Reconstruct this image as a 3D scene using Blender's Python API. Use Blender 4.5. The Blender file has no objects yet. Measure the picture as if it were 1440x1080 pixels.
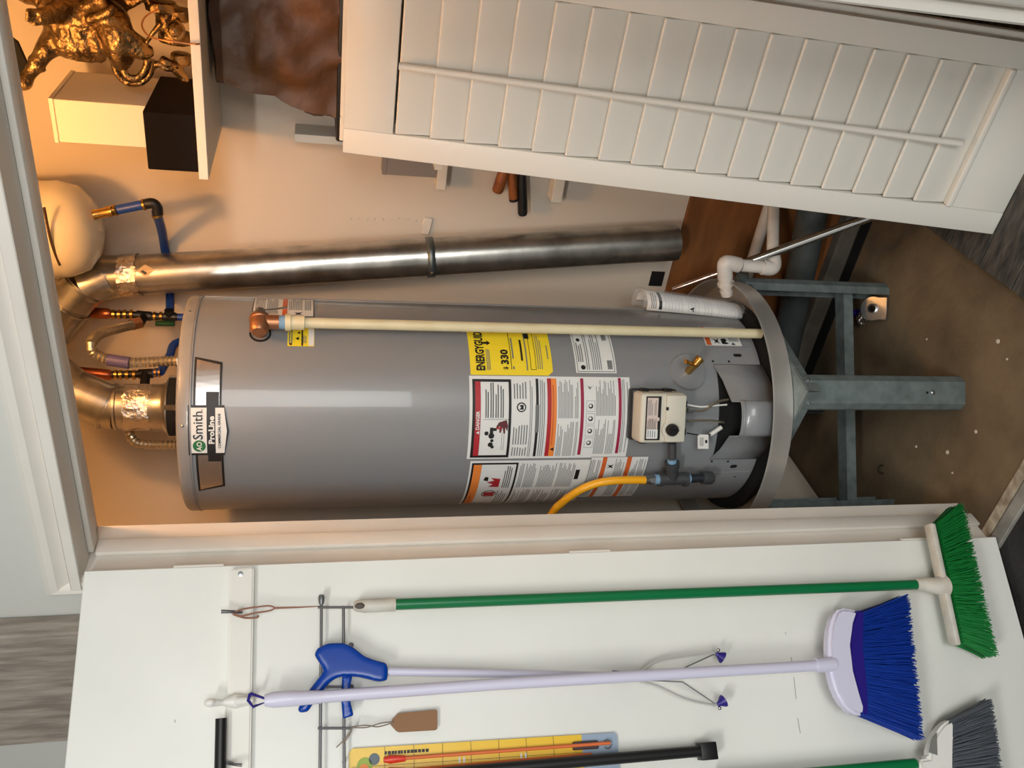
import bpy, bmesh, math, random
from mathutils import Vector, Matrix
random.seed(7)
scene = bpy.context.scene
COL = scene.collection

# ------------------------------------------------------------------ camera
# the photograph was taken upright and is stored turned a quarter turn, so the
# camera is rolled by 90 degrees: picture-left is up in the place.
FPX, YAW, PITCH, ROLL, EYE = 1220.0, math.radians(34.4), math.radians(13.2), math.radians(0.5), 1.6
_fh = Vector((-math.sin(YAW), math.cos(YAW), 0)); _r = Vector((math.cos(YAW), math.sin(YAW), 0)); _u = Vector((0, 0, 1))
CF = _fh * math.cos(PITCH) - _u * math.sin(PITCH)
_d = -(_fh * math.sin(PITCH) + _u * math.cos(PITCH))
CR = _r * math.cos(ROLL) - _d * math.sin(ROLL)
CD = _d * math.cos(ROLL) + _r * math.sin(ROLL)
CC = Vector((0, 0, EYE))
cam = bpy.data.objects.new('camera', bpy.data.cameras.new('camera'))
COL.objects.link(cam)
M = Matrix((CD, CR, -CF)).transposed().to_4x4()
M.translation = CC
cam.matrix_world = M
cam.data.sensor_width = 36
cam.data.lens = FPX / 1440 * 36
cam.data.clip_start = 0.05
scene.camera = cam

# ------------------------------------------------------------------ light
w = bpy.data.worlds.new('world'); scene.world = w; w.use_nodes = True
w.node_tree.nodes['Background'].inputs[0].default_value = (1.0, 1.0, 0.98, 1)
w.node_tree.nodes['Background'].inputs[1].default_value = 0.44

def area(name, loc, target, sx, sy, power, col):
    L = bpy.data.lights.new(name, 'AREA'); L.shape = 'RECTANGLE'; L.size = sx; L.size_y = sy
    L.energy = power; L.color = col
    o = bpy.data.objects.new(name, L); COL.objects.link(o); o.location = loc
    o.rotation_euler = (Vector(target) - Vector(loc)).to_track_quat('-Z', 'Y').to_euler()
    return o
area('room_ceiling_panel_lamp', (-0.35, -0.75, 2.44), (-0.45, 0.2, 0), 0.75, 0.2, 37, (1.0, 0.98, 0.95))
area('room_window_light', (1.6, -1.6, 1.7), (-1.0, 1.6, 1.0), 1.3, 1.3, 60, (0.98, 1.0, 0.98))
vs = scene.view_settings
vs.view_transform = 'Standard'; vs.look = 'None'; vs.exposure = 0.0; vs.gamma = 1.0; vs.use_curve_mapping = False

# ------------------------------------------------------------------ helpers
def V(*a): return Vector(a)
def ray(xp, yp): return CF + CR * ((1080 - yp - 540) / FPX) + CD * ((xp - 720) / FPX)
def at(xp, yp, axis, val):
    k = ray(xp, yp); return CC + k * ((val - CC[axis]) / k[axis])
def onplane(xp, yp, p0, n):
    k = ray(xp, yp); return CC + k * (((p0 - CC).dot(n)) / k.dot(n))

def lin(c):
    return tuple(((x / 255) / 12.92 if x / 255 <= 0.04045 else ((x / 255 + 0.055) / 1.055) ** 2.4) for x in c)
MATS = {}
def mat(name, rgb, rough=0.5, metal=0.0, vary=None, bump=None, emit=0, coat=0, alpha=1, stretch=(1, 1, 1), trans=0, spec=0.5):
    """rgb in 0..255; vary=(scale, second rgb[, lo, hi]); bump=(scale, strength)"""
    if name in MATS: return MATS[name]
    m = bpy.data.materials.new(name); m.use_nodes = True; nt = m.node_tree; N = nt.nodes
    b = N['Principled BSDF']; c = lin(rgb)
    b.inputs['Base Color'].default_value = (*c, 1); b.inputs['Roughness'].default_value = rough
    b.inputs['Metallic'].default_value = metal; b.inputs['Coat Weight'].default_value = coat
    b.inputs['Specular IOR Level'].default_value = spec
    b.inputs['Alpha'].default_value = alpha; b.inputs['Transmission Weight'].default_value = trans
    if vary or bump:
        tc = N.new('ShaderNodeTexCoord'); mp = N.new('ShaderNodeMapping'); mp.inputs['Scale'].default_value = stretch
        nt.links.new(tc.outputs['Object'], mp.inputs['Vector'])
    if vary:
        n = N.new('ShaderNodeTexNoise'); n.inputs['Scale'].default_value = vary[0]; n.inputs['Detail'].default_value = 6
        nt.links.new(mp.outputs[0], n.inputs['Vector'])
        r = N.new('ShaderNodeValToRGB'); r.color_ramp.elements[0].position = vary[2] if len(vary) > 2 else 0.35
        r.color_ramp.elements[1].position = vary[3] if len(vary) > 3 else 0.68
        r.color_ramp.elements[0].color = (*c, 1); r.color_ramp.elements[1].color = (*lin(vary[1]), 1)
        nt.links.new(n.outputs['Fac'], r.inputs['Fac']); nt.links.new(r.outputs[0], b.inputs['Base Color'])
    if bump:
        n = N.new('ShaderNodeTexNoise'); n.inputs['Scale'].default_value = bump[0]; n.inputs['Detail'].default_value = 5
        nt.links.new(mp.outputs[0], n.inputs['Vector'])
        bm_ = N.new('ShaderNodeBump'); bm_.inputs['Strength'].default_value = bump[1]; bm_.inputs['Distance'].default_value = 0.01
        nt.links.new(n.outputs['Fac'], bm_.inputs['Height']); nt.links.new(bm_.outputs[0], b.inputs['Normal'])
    if emit:
        b.inputs['Emission Color'].default_value = (*c, 1); b.inputs['Emission Strength'].default_value = emit
    MATS[name] = m
    return m

WL = {}
class MB:
    def __init__(s): s.v = []; s.f = []; s.mi = []; s.mats = []
    def _m(s, m):
        if m not in s.mats: s.mats.append(m)
        return s.mats.index(m)
    def add(s, vs_, fs, m):
        k = len(s.v); i = s._m(m)
        s.v += [Vector(p) for p in vs_]
        for f in fs: s.f.append([k + q for q in f]); s.mi.append(i)
        return s
    def box(s, c, size, m, R=None, bev=0.0, seg=1):
        bm = bmesh.new(); bmesh.ops.create_cube(bm, size=1)
        for q in bm.verts: q.co = Vector((q.co.x * size[0], q.co.y * size[1], q.co.z * size[2]))
        if bev: bmesh.ops.bevel(bm, geom=bm.edges[:], offset=bev, segments=seg, affect='EDGES', profile=0.5)
        return s.addbm(bm, m, R, c)
    def addbm(s, bm, m, R=None, c=(0, 0, 0)):
        bm.verts.index_update(); c = Vector(c)
        vs_ = [((R @ q.co) if R else q.co) + c for q in bm.verts]
        fs = [[q.index for q in f.verts] for f in bm.faces]
        bm.free(); return s.add(vs_, fs, m)
    def span(s, a, b, m, bev=0.0, seg=1):
        a = Vector(a); b = Vector(b); d = b - a
        return s.box((a + b) / 2, (abs(d.x), abs(d.y), abs(d.z)), m, None, bev, seg)
    def tube(s, pts, r, m, n=12, caps=True, smooth=0, flat=None):
        pts = [Vector(p) for p in pts]
        rs = list(r) if isinstance(r, (list, tuple)) else [r] * len(pts)
        if smooth: pts, rs = catmull(pts, rs, smooth)
        T = []
        for i in range(len(pts)):
            a = pts[max(0, i - 1)]; b = pts[min(len(pts) - 1, i + 1)]; T.append((b - a).normalized())
        ref = Vector((0, 0, 1)) if abs(T[0].z) < 0.9 else Vector((1, 0, 0))
        x = T[0].cross(ref).normalized(); vs_ = []; fs = []
        for i, p in enumerate(pts):
            x = (x - T[i] * x.dot(T[i])).normalized(); y = T[i].cross(x)
            for j in range(n):
                a = 2 * math.pi * j / n
                vs_.append(p + (x * math.cos(a) + y * math.sin(a) * (flat or 1)) * rs[i])
        for i in range(len(pts) - 1):
            for j in range(n):
                k = (j + 1) % n; fs.append([i * n + j, i * n + k, (i + 1) * n + k, (i + 1) * n + j])
        if caps:
            fs.append(list(range(n))[::-1]); fs.append([(len(pts) - 1) * n + j for j in range(n)])
        return s.add(vs_, fs, m)
    def lathe(s, prof, m, c=(0, 0, 0), axis=(0, 0, 1), n=48, ang=None, closed=False):
        """prof: (radius, height) along axis; ang: list of (a0, a1) for a partial turn"""
        c = Vector(c); z = Vector(axis).normalized()
        x = z.orthogonal().normalized() if abs(z.z) < 0.999 else Vector((1, 0, 0)); y = z.cross(x)
        vs_ = []; fs = []; P = len(prof); cnt = n if ang is None else n + 1
        for j in range(cnt):
            a = 2 * math.pi * j / n if ang is None else ang[0] + (ang[1] - ang[0]) * j / n
            for (r_, h) in prof: vs_.append(c + (x * math.cos(a) + y * math.sin(a)) * max(r_, 1e-5) + z * h)
        for j in range(n):
            k = (j + 1) % cnt
            for i in range(P - 1): fs.append([j * P + i, k * P + i, k * P + i + 1, j * P + i + 1])
        return s.add(vs_, fs, m)
    def prism(s, poly, vec, m, bev=0.0, seg=2):
        """poly: list of 3D points (planar), extruded by vec"""
        bm = bmesh.new(); vs_ = [bm.verts.new(p) for p in poly]
        f = bm.faces.new(vs_); e = bmesh.ops.extrude_face_region(bm, geom=[f])
        for q in [g for g in e['geom'] if isinstance(g, bmesh.types.BMVert)]: q.co += Vector(vec)
        bmesh.ops.recalc_face_normals(bm, faces=bm.faces[:])
        if bev:
            try: bmesh.ops.bevel(bm, geom=bm.edges[:], offset=bev, segments=seg, affect='EDGES', clamp_overlap=True)
            except Exception: pass
        return s.addbm(bm, m)
    def ell(s, c, r, m, R=None, sub=3):
        bm = bmesh.new(); bmesh.ops.create_icosphere(bm, subdivisions=sub, radius=1)
        for q in bm.verts: q.co = Vector((q.co.x * r[0], q.co.y * r[1], q.co.z * r[2]))
        return s.addbm(bm, m, R, c)
    def build(s, name, parent=None, smooth=40, label=None, cat=None, group=None, kind=None):
        lo = Vector([min(p[i] for p in s.v) for i in range(3)]); hi = Vector([max(p[i] for p in s.v) for i in range(3)])
        o0 = Vector(((lo.x + hi.x) / 2, (lo.y + hi.y) / 2, lo.z))
        me = bpy.data.meshes.new(name); me.from_pydata([p - o0 for p in s.v], [], s.f)
        for m in s.mats: me.materials.append(m)
        me.polygons.foreach_set('material_index', s.mi)
        bm = bmesh.new(); bm.from_mesh(me); bmesh.ops.recalc_face_normals(bm, faces=bm.faces[:]); bm.to_mesh(me); bm.free()
        if smooth:
            me.polygons.foreach_set('use_smooth', [True] * len(me.polygons)); me.set_sharp_from_angle(angle=math.radians(smooth))
        o = bpy.data.objects.new(name, me); COL.objects.link(o)
        place(o, o0, parent); tag(o, label, cat, group, kind)
        return o
def place(o, loc, parent):
    WL[o] = Vector(loc)
    if parent: o.parent = parent; o.location = Vector(loc) - WL[parent]
    else: o.location = loc
def tag(o, label=None, cat=None, group=None, kind=None):
    for k, v_ in (('label', label), ('category', cat), ('group', group), ('kind', kind)):
        if v_: o[k] = v_
    return o
def thing(name, loc, label, cat, group=None):
    o = bpy.data.objects.new(name, None); COL.objects.link(o); o.empty_display_size = 0.05
    place(o, loc, None); return tag(o, label, cat, group)
def catmull(P, R, k):
    out = []; ro = []
    for i in range(len(P) - 1):
        p0 = P[max(0, i - 1)]; p1 = P[i]; p2 = P[i + 1]; p3 = P[min(len(P) - 1, i + 2)]
        for j in range(k):
            t = j / k
            out.append(0.5 * ((2 * p1) + (p2 - p0) * t + (2 * p0 - 5 * p1 + 4 * p2 - p3) * t * t + (3 * p1 - p0 - 3 * p2 + p3) * t ** 3))
            ro.append(R[i] + (R[i + 1] - R[i]) * t)
    out.append(P[-1]); ro.append(R[-1]); return out, ro
def basis(x, y):
    x = Vector(x).normalized(); y = Vector(y); y = (y - x * y.dot(x)).normalized(); z = x.cross(y)
    return Matrix((x, y, z)).transposed()
TXT = {}
def text_mesh(body, bold=0.0):
    if (body, bold) in TXT: return TXT[(body, bold)]
    c = bpy.data.curves.new('t', 'FONT'); c.body = body; c.size = 1; c.offset = bold; c.resolution_u = 2
    o = bpy.data.objects.new('t', c); COL.objects.link(o)
    dg = bpy.context.evaluated_depsgraph_get(); me = o.evaluated_get(dg).to_mesh()
    vs_ = [tuple(q.co) for q in me.vertices]; fs = [list(p.vertices) for p in me.polygons]
    o.evaluated_get(dg).to_mesh_clear(); bpy.data.objects.remove(o); bpy.data.curves.remove(c)
    TXT[(body, bold)] = (vs_, fs); return vs_, fs

class Sheet(MB):
    """flat print laid on a surface: S(a, b, off) -> point; each layer a little prouder"""
    def __init__(s, S, step=0.014): super().__init__(); s.S = S; s.step = step
    def poly(s, pts, m, lay=0):
        return s.add([s.S(a, b, 0.0006 + lay * 0.0004) for a, b in pts], [list(range(len(pts)))], m)
    def rect(s, a0, a1, b0, b1, m, lay=0):
        n = max(1, int(abs(a1 - a0) / s.step)); o = 0.0006 + lay * 0.0004; vs_ = []; fs = []
        for i in range(n + 1):
            a = a0 + (a1 - a0) * i / n; vs_ += [s.S(a, b0, o), s.S(a, b1, o)]
        for i in range(n): fs.append([2 * i, 2 * i + 2, 2 * i + 3, 2 * i + 1])
        return s.add(vs_, fs, m)
    def frame(s, a0, a1, b0, b1, t, m, lay=1):
        s.rect(a0, a1, b0, b0 + t, m, lay); s.rect(a0, a1, b1 - t, b1, m, lay)
        s.rect(a0, a0 + t, b0, b1, m, lay); s.rect(a1 - t, a1, b0, b1, m, lay)
    def disc(s, a, b, r, m, lay=1, n=24):
        return s.poly([(a + r * math.cos(2 * math.pi * i / n), b + r * math.sin(2 * math.pi * i / n)) for i in range(n)], m, lay)
    def text(s, body, a0, b0, width, height, m, lay=3, bold=0.0):
        vs_, fs = text_mesh(body, bold)
        x0 = min(p[0] for p in vs_); x1 = max(p[0] for p in vs_); y0 = min(p[1] for p in vs_); y1 = max(p[1] for p in vs_)
        o = 0.0006 + lay * 0.0004
        return s.add([s.S(a0 + (p[0] - x0) / (x1 - x0) * width, b0 + (p[1] - y0) / (y1 - y0) * height, o) for p in vs_], fs, m)
    def lines(s, a0, a1, b0, b1, n, m, lay=2, fill=0.5, ragged=0.25):
        """rows of print too small to read: n rows from b1 down to b0"""
        p = (b1 - b0) / n
        for i in range(n):
            if random.random() < 0.06: continue
            t = b1 - i * p; e = a1 - (a1 - a0) * random.random() ** 2 * ragged
            s.rect(a0, e, t - p * fill, t, m, lay)

# ------------------------------------------------------------------ materials
wall_paint = mat('wall_paint', (208, 196, 180), 0.75, bump=(90, 0.03))
room_paint = mat('room_wall_paint', (204, 204, 198), 0.8, bump=(90, 0.03))
trim_paint = mat('trim_paint', (226, 221, 212), 0.45, vary=(3, (214, 208, 198)), bump=(40, 0.02))
door_paint = mat('door_paint', (232, 232, 226), 0.4, vary=(2.2, (222, 222, 215)), bump=(30, 0.02))
shutter_paint = mat('shutter_paint', (226, 223, 214), 0.42)
concrete = mat('concrete', (120, 102, 76), 0.85, vary=(5.5, (84, 70, 52)), bump=(60, 0.15))
concrete2 = mat('concrete_footing', (112, 104, 92), 0.9, vary=(12, (84, 78, 70)), bump=(60, 0.2))
darkfloor = mat('dark_floor', (26, 26, 27), 0.75, vary=(9, (48, 46, 44)), bump=(70, 0.3))
plank = mat('dark_plank', (44, 44, 44), 0.7, vary=(14, (92, 88, 80)), bump=(40, 0.35), stretch=(1, 4, 1))
rustic = mat('rustic_wood', (132, 122, 112), 0.85, vary=(55, (166, 155, 143), 0.36, 0.64), bump=(70, 0.5), stretch=(1, 1, 0.16))
heater_paint = mat('heater_paint', (130, 133, 136), 0.33, coat=0.25, bump=(7, 0.012))
heater_cap = mat('heater_cap_paint', (134, 135, 136), 0.36, coat=0.2)
black = mat('black_plastic', (18, 18, 19), 0.45)
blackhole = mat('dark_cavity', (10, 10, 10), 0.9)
galv = mat('galvanised', (128, 134, 136), 0.42, 0.85, vary=(28, (104, 112, 114)))
galv_stand = mat('galvanised_stand', (128, 140, 140), 0.5, 0.45, vary=(30, (104, 116, 116)))
duct_metal = mat('duct_metal', (196, 192, 184), 0.3, 0.95, vary=(16, (150, 148, 142)), bump=(22, 0.03))
foil = mat('foil_tape', (214, 206, 196), 0.2, 0.95, bump=(55, 0.9))
pan_metal = mat('pan_aluminium', (222, 218, 212), 0.40, 0.75, bump=(4, 0.02), stretch=(1, 1, 14))
chrome = mat('chrome', (205, 203, 200), 0.15, 1.0)
brass = mat('brass', (190, 148, 78), 0.25, 0.95)
bronze_valve = mat('bronze_valve', (170, 118, 84), 0.4, 0.8)
copper = mat('copper', (176, 100, 68), 0.3, 0.9)
flex_metal = mat('corrugated_steel', (186, 176, 156), 0.3, 0.9)
pvc = mat('white_pvc', (214, 208, 200), 0.45, vary=(20, (200, 190, 180)))
cpvc = mat('cream_cpvc', (222, 214, 178), 0.42, vary=(14, (210, 198, 160)))
pex_blue = mat('blue_pex', (22, 62, 140), 0.4)
tape_purple = mat('purple_tape', (86, 78, 120), 0.5)
tape_blue = mat('thread_tape', (122, 160, 190), 0.6)
gas_yellow = mat('yellow_gas_coating', (240, 172, 30), 0.35)
iron = mat('grey_iron', (92, 94, 97), 0.4, 0.6, bump=(60, 0.05))
steel = mat('steel', (170, 172, 174), 0.28, 0.95)
beige = mat('beige_plastic', (206, 202, 186), 0.45)
white_pl = mat('white_plastic', (228, 226, 220), 0.4)
paper = mat('label_white', (222, 224, 222), 0.5)
silver_lab = mat('label_silver', (200, 194, 190), 0.25, 0.9)
ink = mat('label_black', (22, 20, 20), 0.5)
ink_soft = mat('label_grey_print', (112, 114, 115), 0.6)
lab_red = mat('label_red', (170, 36, 46), 0.5)
lab_crim = mat('label_crimson', (150, 30, 66), 0.5)
lab_orange = mat('label_orange', (232, 134, 58), 0.5)
lab_dkor = mat('label_rust_orange', (206, 98, 44), 0.5)
lab_yel = mat('label_yellow', (240, 214, 44), 0.5)
lab_green = mat('label_green', (34, 110, 62), 0.5)
plywood = mat('plywood', (146, 90, 42), 0.65, vary=(5, (112, 66, 28)), bump=(20, 0.05), stretch=(0.7, 1, 3.2))
tank_paint = mat('tank_paint', (222, 212, 188), 0.25, coat=0.3)
bronze = mat('statue_bronze', (164, 136, 92), 0.27, 0.95, vary=(30, (82, 60, 36)), bump=(75, 0.6))
bag_m = mat('brown_bag', (98, 62, 28), 0.5, vary=(5, (72, 44, 20)), bump=(16, 0.5))
blackbox_m = mat('black_box', (9, 5, 5), 0.75, spec=0.15)
whitebox_m = mat('white_card', (226, 218, 204), 0.5)
greybox_m = mat('grey_box', (140, 134, 130), 0.6)
wood_handle = mat('wood_handle', (156, 88, 40), 0.45, vary=(30, (126, 66, 28)))
green_pl = mat('green_handle', (8, 110, 62), 0.3)
green_br = mat('green_bristle', (20, 120, 52), 0.5)
lav = mat('lavender_plastic', (208, 206, 226), 0.35)
blue_br = mat('blue_bristle', (14, 54, 150), 0.45)
navy = mat('navy_plastic', (36, 22, 122), 0.35)
blue_pl = mat('blue_plastic', (2, 58, 150), 0.18, spec=0.3)
grey_br = mat('grey_bristle', (98, 104, 112), 0.55)
wire_m = mat('grey_wire', (120, 120, 122), 0.4, 0.7)
cord_m = mat('brown_cord', (150, 104, 84), 0.7)
twine = mat('twine', (134, 120, 108), 0.8)
kraft = mat('kraft_card', (142, 106, 76), 0.8)
card_yel = mat('card_yellow', (232, 190, 50), 0.35)
card_grey = mat('card_grey_blue', (150, 166, 186), 0.35)
orange_rod = mat('orange_rod', (220, 112, 62), 0.4)
red_pl = mat('red_plastic', (220, 60, 40), 0.35)
clear_m = mat('clear_plastic', (240, 242, 245), 0.08, alpha=0.18)

# ------------------------------------------------------------------ setting
YB, XL = 2.20, -1.69          # back wall, left wall of the closet
YF = 1.25                     # face of the front wall
CEIL = 2.46
HEAD = 2.008
JX = -1.30                    # left jamb face
RX = -0.170                    # right jamb face
RWX = 0.10                    # right wall of the closet
def struct(name, mb, smooth=0): return mb.build(name, None, smooth, kind='structure')
struct('floor', MB().span((XL - 0.3, YF, -0.1), (RWX + 0.2, YB + 0.2, 0), concrete))
struct('floor_room', MB().span((-4.2, -3.2, -0.1), (3.2, YF - 0.001, -0.004), darkfloor))
struct('wall_back', MB().span((XL - 0.12, YB, 0.0), (RWX + 0.12, YB + 0.1, CEIL), wall_paint))
struct('wall_left', MB().span((XL - 0.1, YF + 0.11, 0.012), (XL, YB, CEIL), wall_paint))
struct('wall_right', MB().span((RWX, YF + 0.11, 0.0), (RWX + 0.1, YB, CEIL), wall_paint))
fw = MB()
fw.span((-4.2, YF, 0), (JX - 0.02, YF + 0.11, CEIL), room_paint)
fw.span((RX + 0.02, YF, 0), (3.2, YF + 0.11, CEIL), room_paint)
fw.span((JX - 0.02, YF, HEAD + 0.02), (RX + 0.02, YF + 0.11, CEIL), room_paint)
struct('wall_front', fw)
struct('ceiling', MB().span((-4.2, -3.2, CEIL), (3.2, YB + 0.1, CEIL + 0.08), room_paint))
# jambs with the stop set in from the face
j = MB().span((JX - 0.02, YF - 0.02, 0), (JX, 1.385, HEAD), trim_paint, 0.002)
j.span((JX, 1.298, 0.0), (JX + 0.011, 1.336, HEAD - 0.011), trim_paint, 0.003, 2)
struct('trim_1', j, 40)
j = MB().span((JX - 0.02, YF - 0.02, HEAD), (RX + 0.02, 1.385, HEAD + 0.02), trim_paint, 0.002)
j.span((JX + 0.011, 1.298, HEAD - 0.011), (RX - 0.011, 1.336, HEAD), trim_paint, 0.003, 2)
struct('trim_2', j, 40)
j = MB().span((RX, YF - 0.02, 0), (RX + 0.02, 1.385, HEAD), trim_paint, 0.002)
j.span((RX - 0.011, 1.298, 0.0), (RX, 1.336, HEAD - 0.011), trim_paint, 0.003, 2)
struct('trim_3', j, 40)
# moulded casing: profile (distance out from the opening, projection)
PROF = [(0.0, 0.0), (0.0, 0.006), (0.004, 0.010), (0.010, 0.010), (0.014, 0.006), (0.020, 0.008), (0.034, 0.012), (0.040, 0.018), (0.052, 0.020), (0.060, 0.016), (0.062, 0.010), (0.062, 0.0)]
def casing(name, kind_):
    mb = MB(); y0 = YF - 0.001
    if kind_ == 'head':
        a = [V(JX + 0.004 - q[0] * 0.56, y0 - q[1], HEAD + 0.002 + q[0]) for q in PROF]; b = [V(RX + 0.006 + q[0], y0 - q[1], HEAD + 0.002 + q[0]) for q in PROF]
    elif kind_ == 'left':
        a = [V(JX + 0.004 - q[0] * 0.56, y0 - q[1], 0) for q in PROF]; b = [V(JX + 0.004 - q[0] * 0.56, y0 - q[1], HEAD + 0.002 + q[0]) for q in PROF]
    else:
        a = [V(RX + 0.006 + q[0], y0 - q[1], 0) for q in PROF]; b = [V(RX + 0.006 + q[0], y0 - q[1], HEAD + 0.002 + q[0]) for q in PROF]
    n = len(PROF)
    mb.add(a + b, [[i, i + 1, n + i + 1, n + i] for i in range(n - 1)] + [[n - 1, 0, n, 2 * n - 1], list(range(n)), list(range(n, 2 * n))], trim_paint)
    struct(name, mb, 35)
casing('trim_4', 'head'); casing('trim_5', 'left'); casing('trim_6', 'right')
# threshold board between the concrete and the dark room floor
th = MB().span((JX, 1.222, -0.01), (RX, 1.254, 0.006), mat('threshold_paint', (150, 148, 140), 0.7, vary=(18, (122, 118, 110))), 0.002)
th.span((JX, 1.258, -0.01), (RX, 1.284, 0.004), mat('threshold_worn', (178, 168, 150), 0.8, vary=(40, (128, 114, 94))), 0.001)
struct('trim_7', th)
# concrete footing, bottom plate and a black strip painting the shade of the gap at the foot of the back wall
ft = MB().span((XL, 2.152, 0.0), (RWX, YB, 0.055), concrete2, 0.006)
struct('baseboard_back', ft)
struct('gap_shade_strip', MB().span((XL, 2.112, 0.0), (RWX, 2.1515, 0.003), blackhole))
# rustic board on the room wall left of the closet
rb = MB().span((-1.735, YF - 0.05, 0.0), (-1.400, YF - 0.002, CEIL - 0.002), rustic, 0.004)
struct('trim_8', rb)

# left door, swung open into the room, seen from its inside
DD = V(-0.56, -0.83, 0).normalized(); DN = V(-DD.y, DD.x, 0); P0 = V(-1.272, 1.235, 0)
if DN.dot(V(1.27, -1.2, 0)) < 0: DN = -DN
DW, DH = 0.545, 2.0
def D(s, z, off=0.0): return P0 + DD * s + DN * off + V(0, 0, z)
def dp(xp, yp, off=0.0):
    q = onplane(xp, yp, P0 + DN * off, DN) - P0; return q.dot(DD), q.z
RD = Matrix((DD, DN, V(0, 0, 1))).transposed()
def dbox(mb, s0, s1, z0, z1, o0, o1, m, bev=0.0, seg=1):
    return mb.box(D((s0 + s1) / 2, (z0 + z1) / 2, (o0 + o1) / 2), (abs(s1 - s0), abs(o1 - o0), abs(z1 - z0)), m, RD, bev, seg)
dl = dbox(MB(), 0.0, DW, 0.012, DH, -0.035, 0.0, door_paint, 0.0015).build('door_1', None, 30, kind='structure')
for z in (0.22, 1.02, 1.80):
    hb = MB().tube([D(-0.002, z - 0.045, -0.006), D(-0.002, z + 0.045, -0.006)], 0.004, trim_paint, 10)
    hb.build('hinge', dl)
scuff = mat('scuff', (120, 122, 116), 0.6)
for (x0, y0, x1, y1) in ((1112, 924, 1114, 936), (1116, 952, 1119, 983), (1121, 1010, 1125, 1031), (1104, 889, 1105, 892), (245, 1012, 246, 1016), (100, 955, 101, 958)):
    a_, b_ = dp(x0, y0), dp(x1, y1); d_ = 0.0012
    MB().add([D(a_[0], a_[1], 0.0004), D(b_[0], b_[1], 0.0004), D(b_[0], b_[1] - d_, 0.0004), D(a_[0], a_[1] - d_, 0.0004)], [[0, 1, 2, 3]], scuff).build('scuff_mark', dl, 0)
# right door, swung the other way, just out of the picture
q0 = V(-0.15, 1.215, 0); e = V(0.62, -0.78, 0).normalized(); en = V(e.y, -e.x, 0)
RR = Matrix((e, V(-e.y, e.x, 0), V(0, 0, 1))).transposed()
d2 = MB().box(q0 + e * (DW / 2 + 0.01) + V(0, 0, 1.006) + V(e.y, -e.x, 0) * -0.02, (DW, 0.035, 1.988), door_paint, RR, 0.0015).build('door_2', None, 30, kind='structure')

# ------------------------------------------------------------------ plank floor at the right
PX = -0.772
pf = tag(MB().span((PX + 0.002, 1.29, 0.0), (RWX - 0.002, 2.111, 0.004), darkfloor).build('floor_planks', None, 0), kind='structure')
yy = 1.29; k = 0
while yy < 2.10:
    w_ = min(0.122, 2.110 - yy); split = PX + 0.28 + 0.31 * (k % 2)
    for (a, b) in ((PX, split - 0.002), (split, RWX - 0.003)):
        MB().span((a, yy, 0.004), (b, yy + w_ - 0.003, 0.012), plank, 0.0015).build('plank', pf, 30)
    yy += w_; k += 1

# ------------------------------------------------------------------ water heater
HX, HY, HR = -1.31, 1.82, 0.26
HZ0, HZ1 = 0.482, 1.878
A0 = math.atan2(-HY, -HX)
def HC(a, z, off=0.0):
    t = A0 + a / HR; return V(HX + math.cos(t) * (HR + off), HY + math.sin(t) * (HR + off), z)
heater = thing('water_heater', (HX, HY, 0.457), 'tall grey gas water heater standing in an aluminium pan on a metal stand', 'water heater')
HCN = (HX, HY, 0)
body = MB().lathe([(0.2605, HZ0), (0.2605, HZ0 + 0.004), (HR, HZ0 + 0.008), (HR, 1.846), (0.2625, 1.847), (0.2625, 1.850), (HR, 1.851)], heater_paint, HCN, n=96)
body.build('tank_jacket', heater, 40)
MB().lathe([(HR + 0.0015, 1.851), (HR + 0.0015, 1.870), (HR - 0.002, 1.876), (HR - 0.008, HZ1 + 0.001), (0.10, HZ1 + 0.006), (0.0, HZ1 + 0.006)], heater_cap, HCN, n=96).build('top_cap', heater, 35)
MB().lathe([(0.0, 0.458), (0.290, 0.458), (0.288, 0.470), (0.262, 0.474), (0.250, 0.478), (0.250, HZ0 + 0.008), (0.2595, HZ0 + 0.002)], blackhole, HCN, n=64).build('base_ring', heater, 35)
# vertical seam at the right flank
sm = MB(); sm.tube([HC(0.352, 0.5, 0.001), HC(0.352, 1.845, 0.001)], 0.0025, heater_cap, 8); sm.build('seam', heater)
def screw(a, z, parent, S=HC, r=0.0035):
    p = S(a, z, 0.0); n_ = (S(a, z, 0.01) - p).normalized()
    MB().lathe([(r, 0), (r, 0.001), (r * 0.6, 0.0025), (0, 0.0028)], steel, p, n_, 12).build('screw', parent)
for a in (-0.0504, 0.24, -0.30): screw(a, 1.864, heater)

# --- emblem
s_ = Sheet(HC)
def inset(pts, d):
    cx = sum(p[0] for p in pts) / len(pts); cy = sum(p[1] for p in pts) / len(pts)
    return [(p[0] - math.copysign(d, p[0] - cx), p[1] - math.copysign(d, p[1] - cy)) for p in pts]
def wing(a_in, a_top, a_bot, z1, z0):
    n = 8
    for k_ in range(n):
        f0, f1 = k_ / n, (k_ + 1) / n
        t0, t1 = a_in + (a_top - a_in) * f0, a_in + (a_top - a_in) * f1
        b0, b1 = a_in + (a_bot - a_in) * f0, a_in + (a_bot - a_in) * f1
        s_.poly([(t0, z1), (t1, z1), (b1, z0), (b0, z0)], ink, 1)
    sg = 1 if a_top > a_in else -1; t = 0.0062
    for k_ in range(n):
        f0, f1 = k_ / n, (k_ + 1) / n; et, eb = a_top - sg * t, a_bot - sg * t
        z1i, z0i = z1 - t * 0.75, z0 + t * 0.75
        t0, t1 = a_in + (et - a_in) * f0, a_in + (et - a_in) * f1
        b0, b1 = a_in + (eb - a_in) * f0, a_in + (eb - a_in) * f1
        s_.poly([(t0, z1i), (t1, z1i), (b1, z0i), (b0, z0i)], silver_lab, 2)
wing(-0.008, 0.103, 0.091, 1.842, 1.784)
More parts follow.
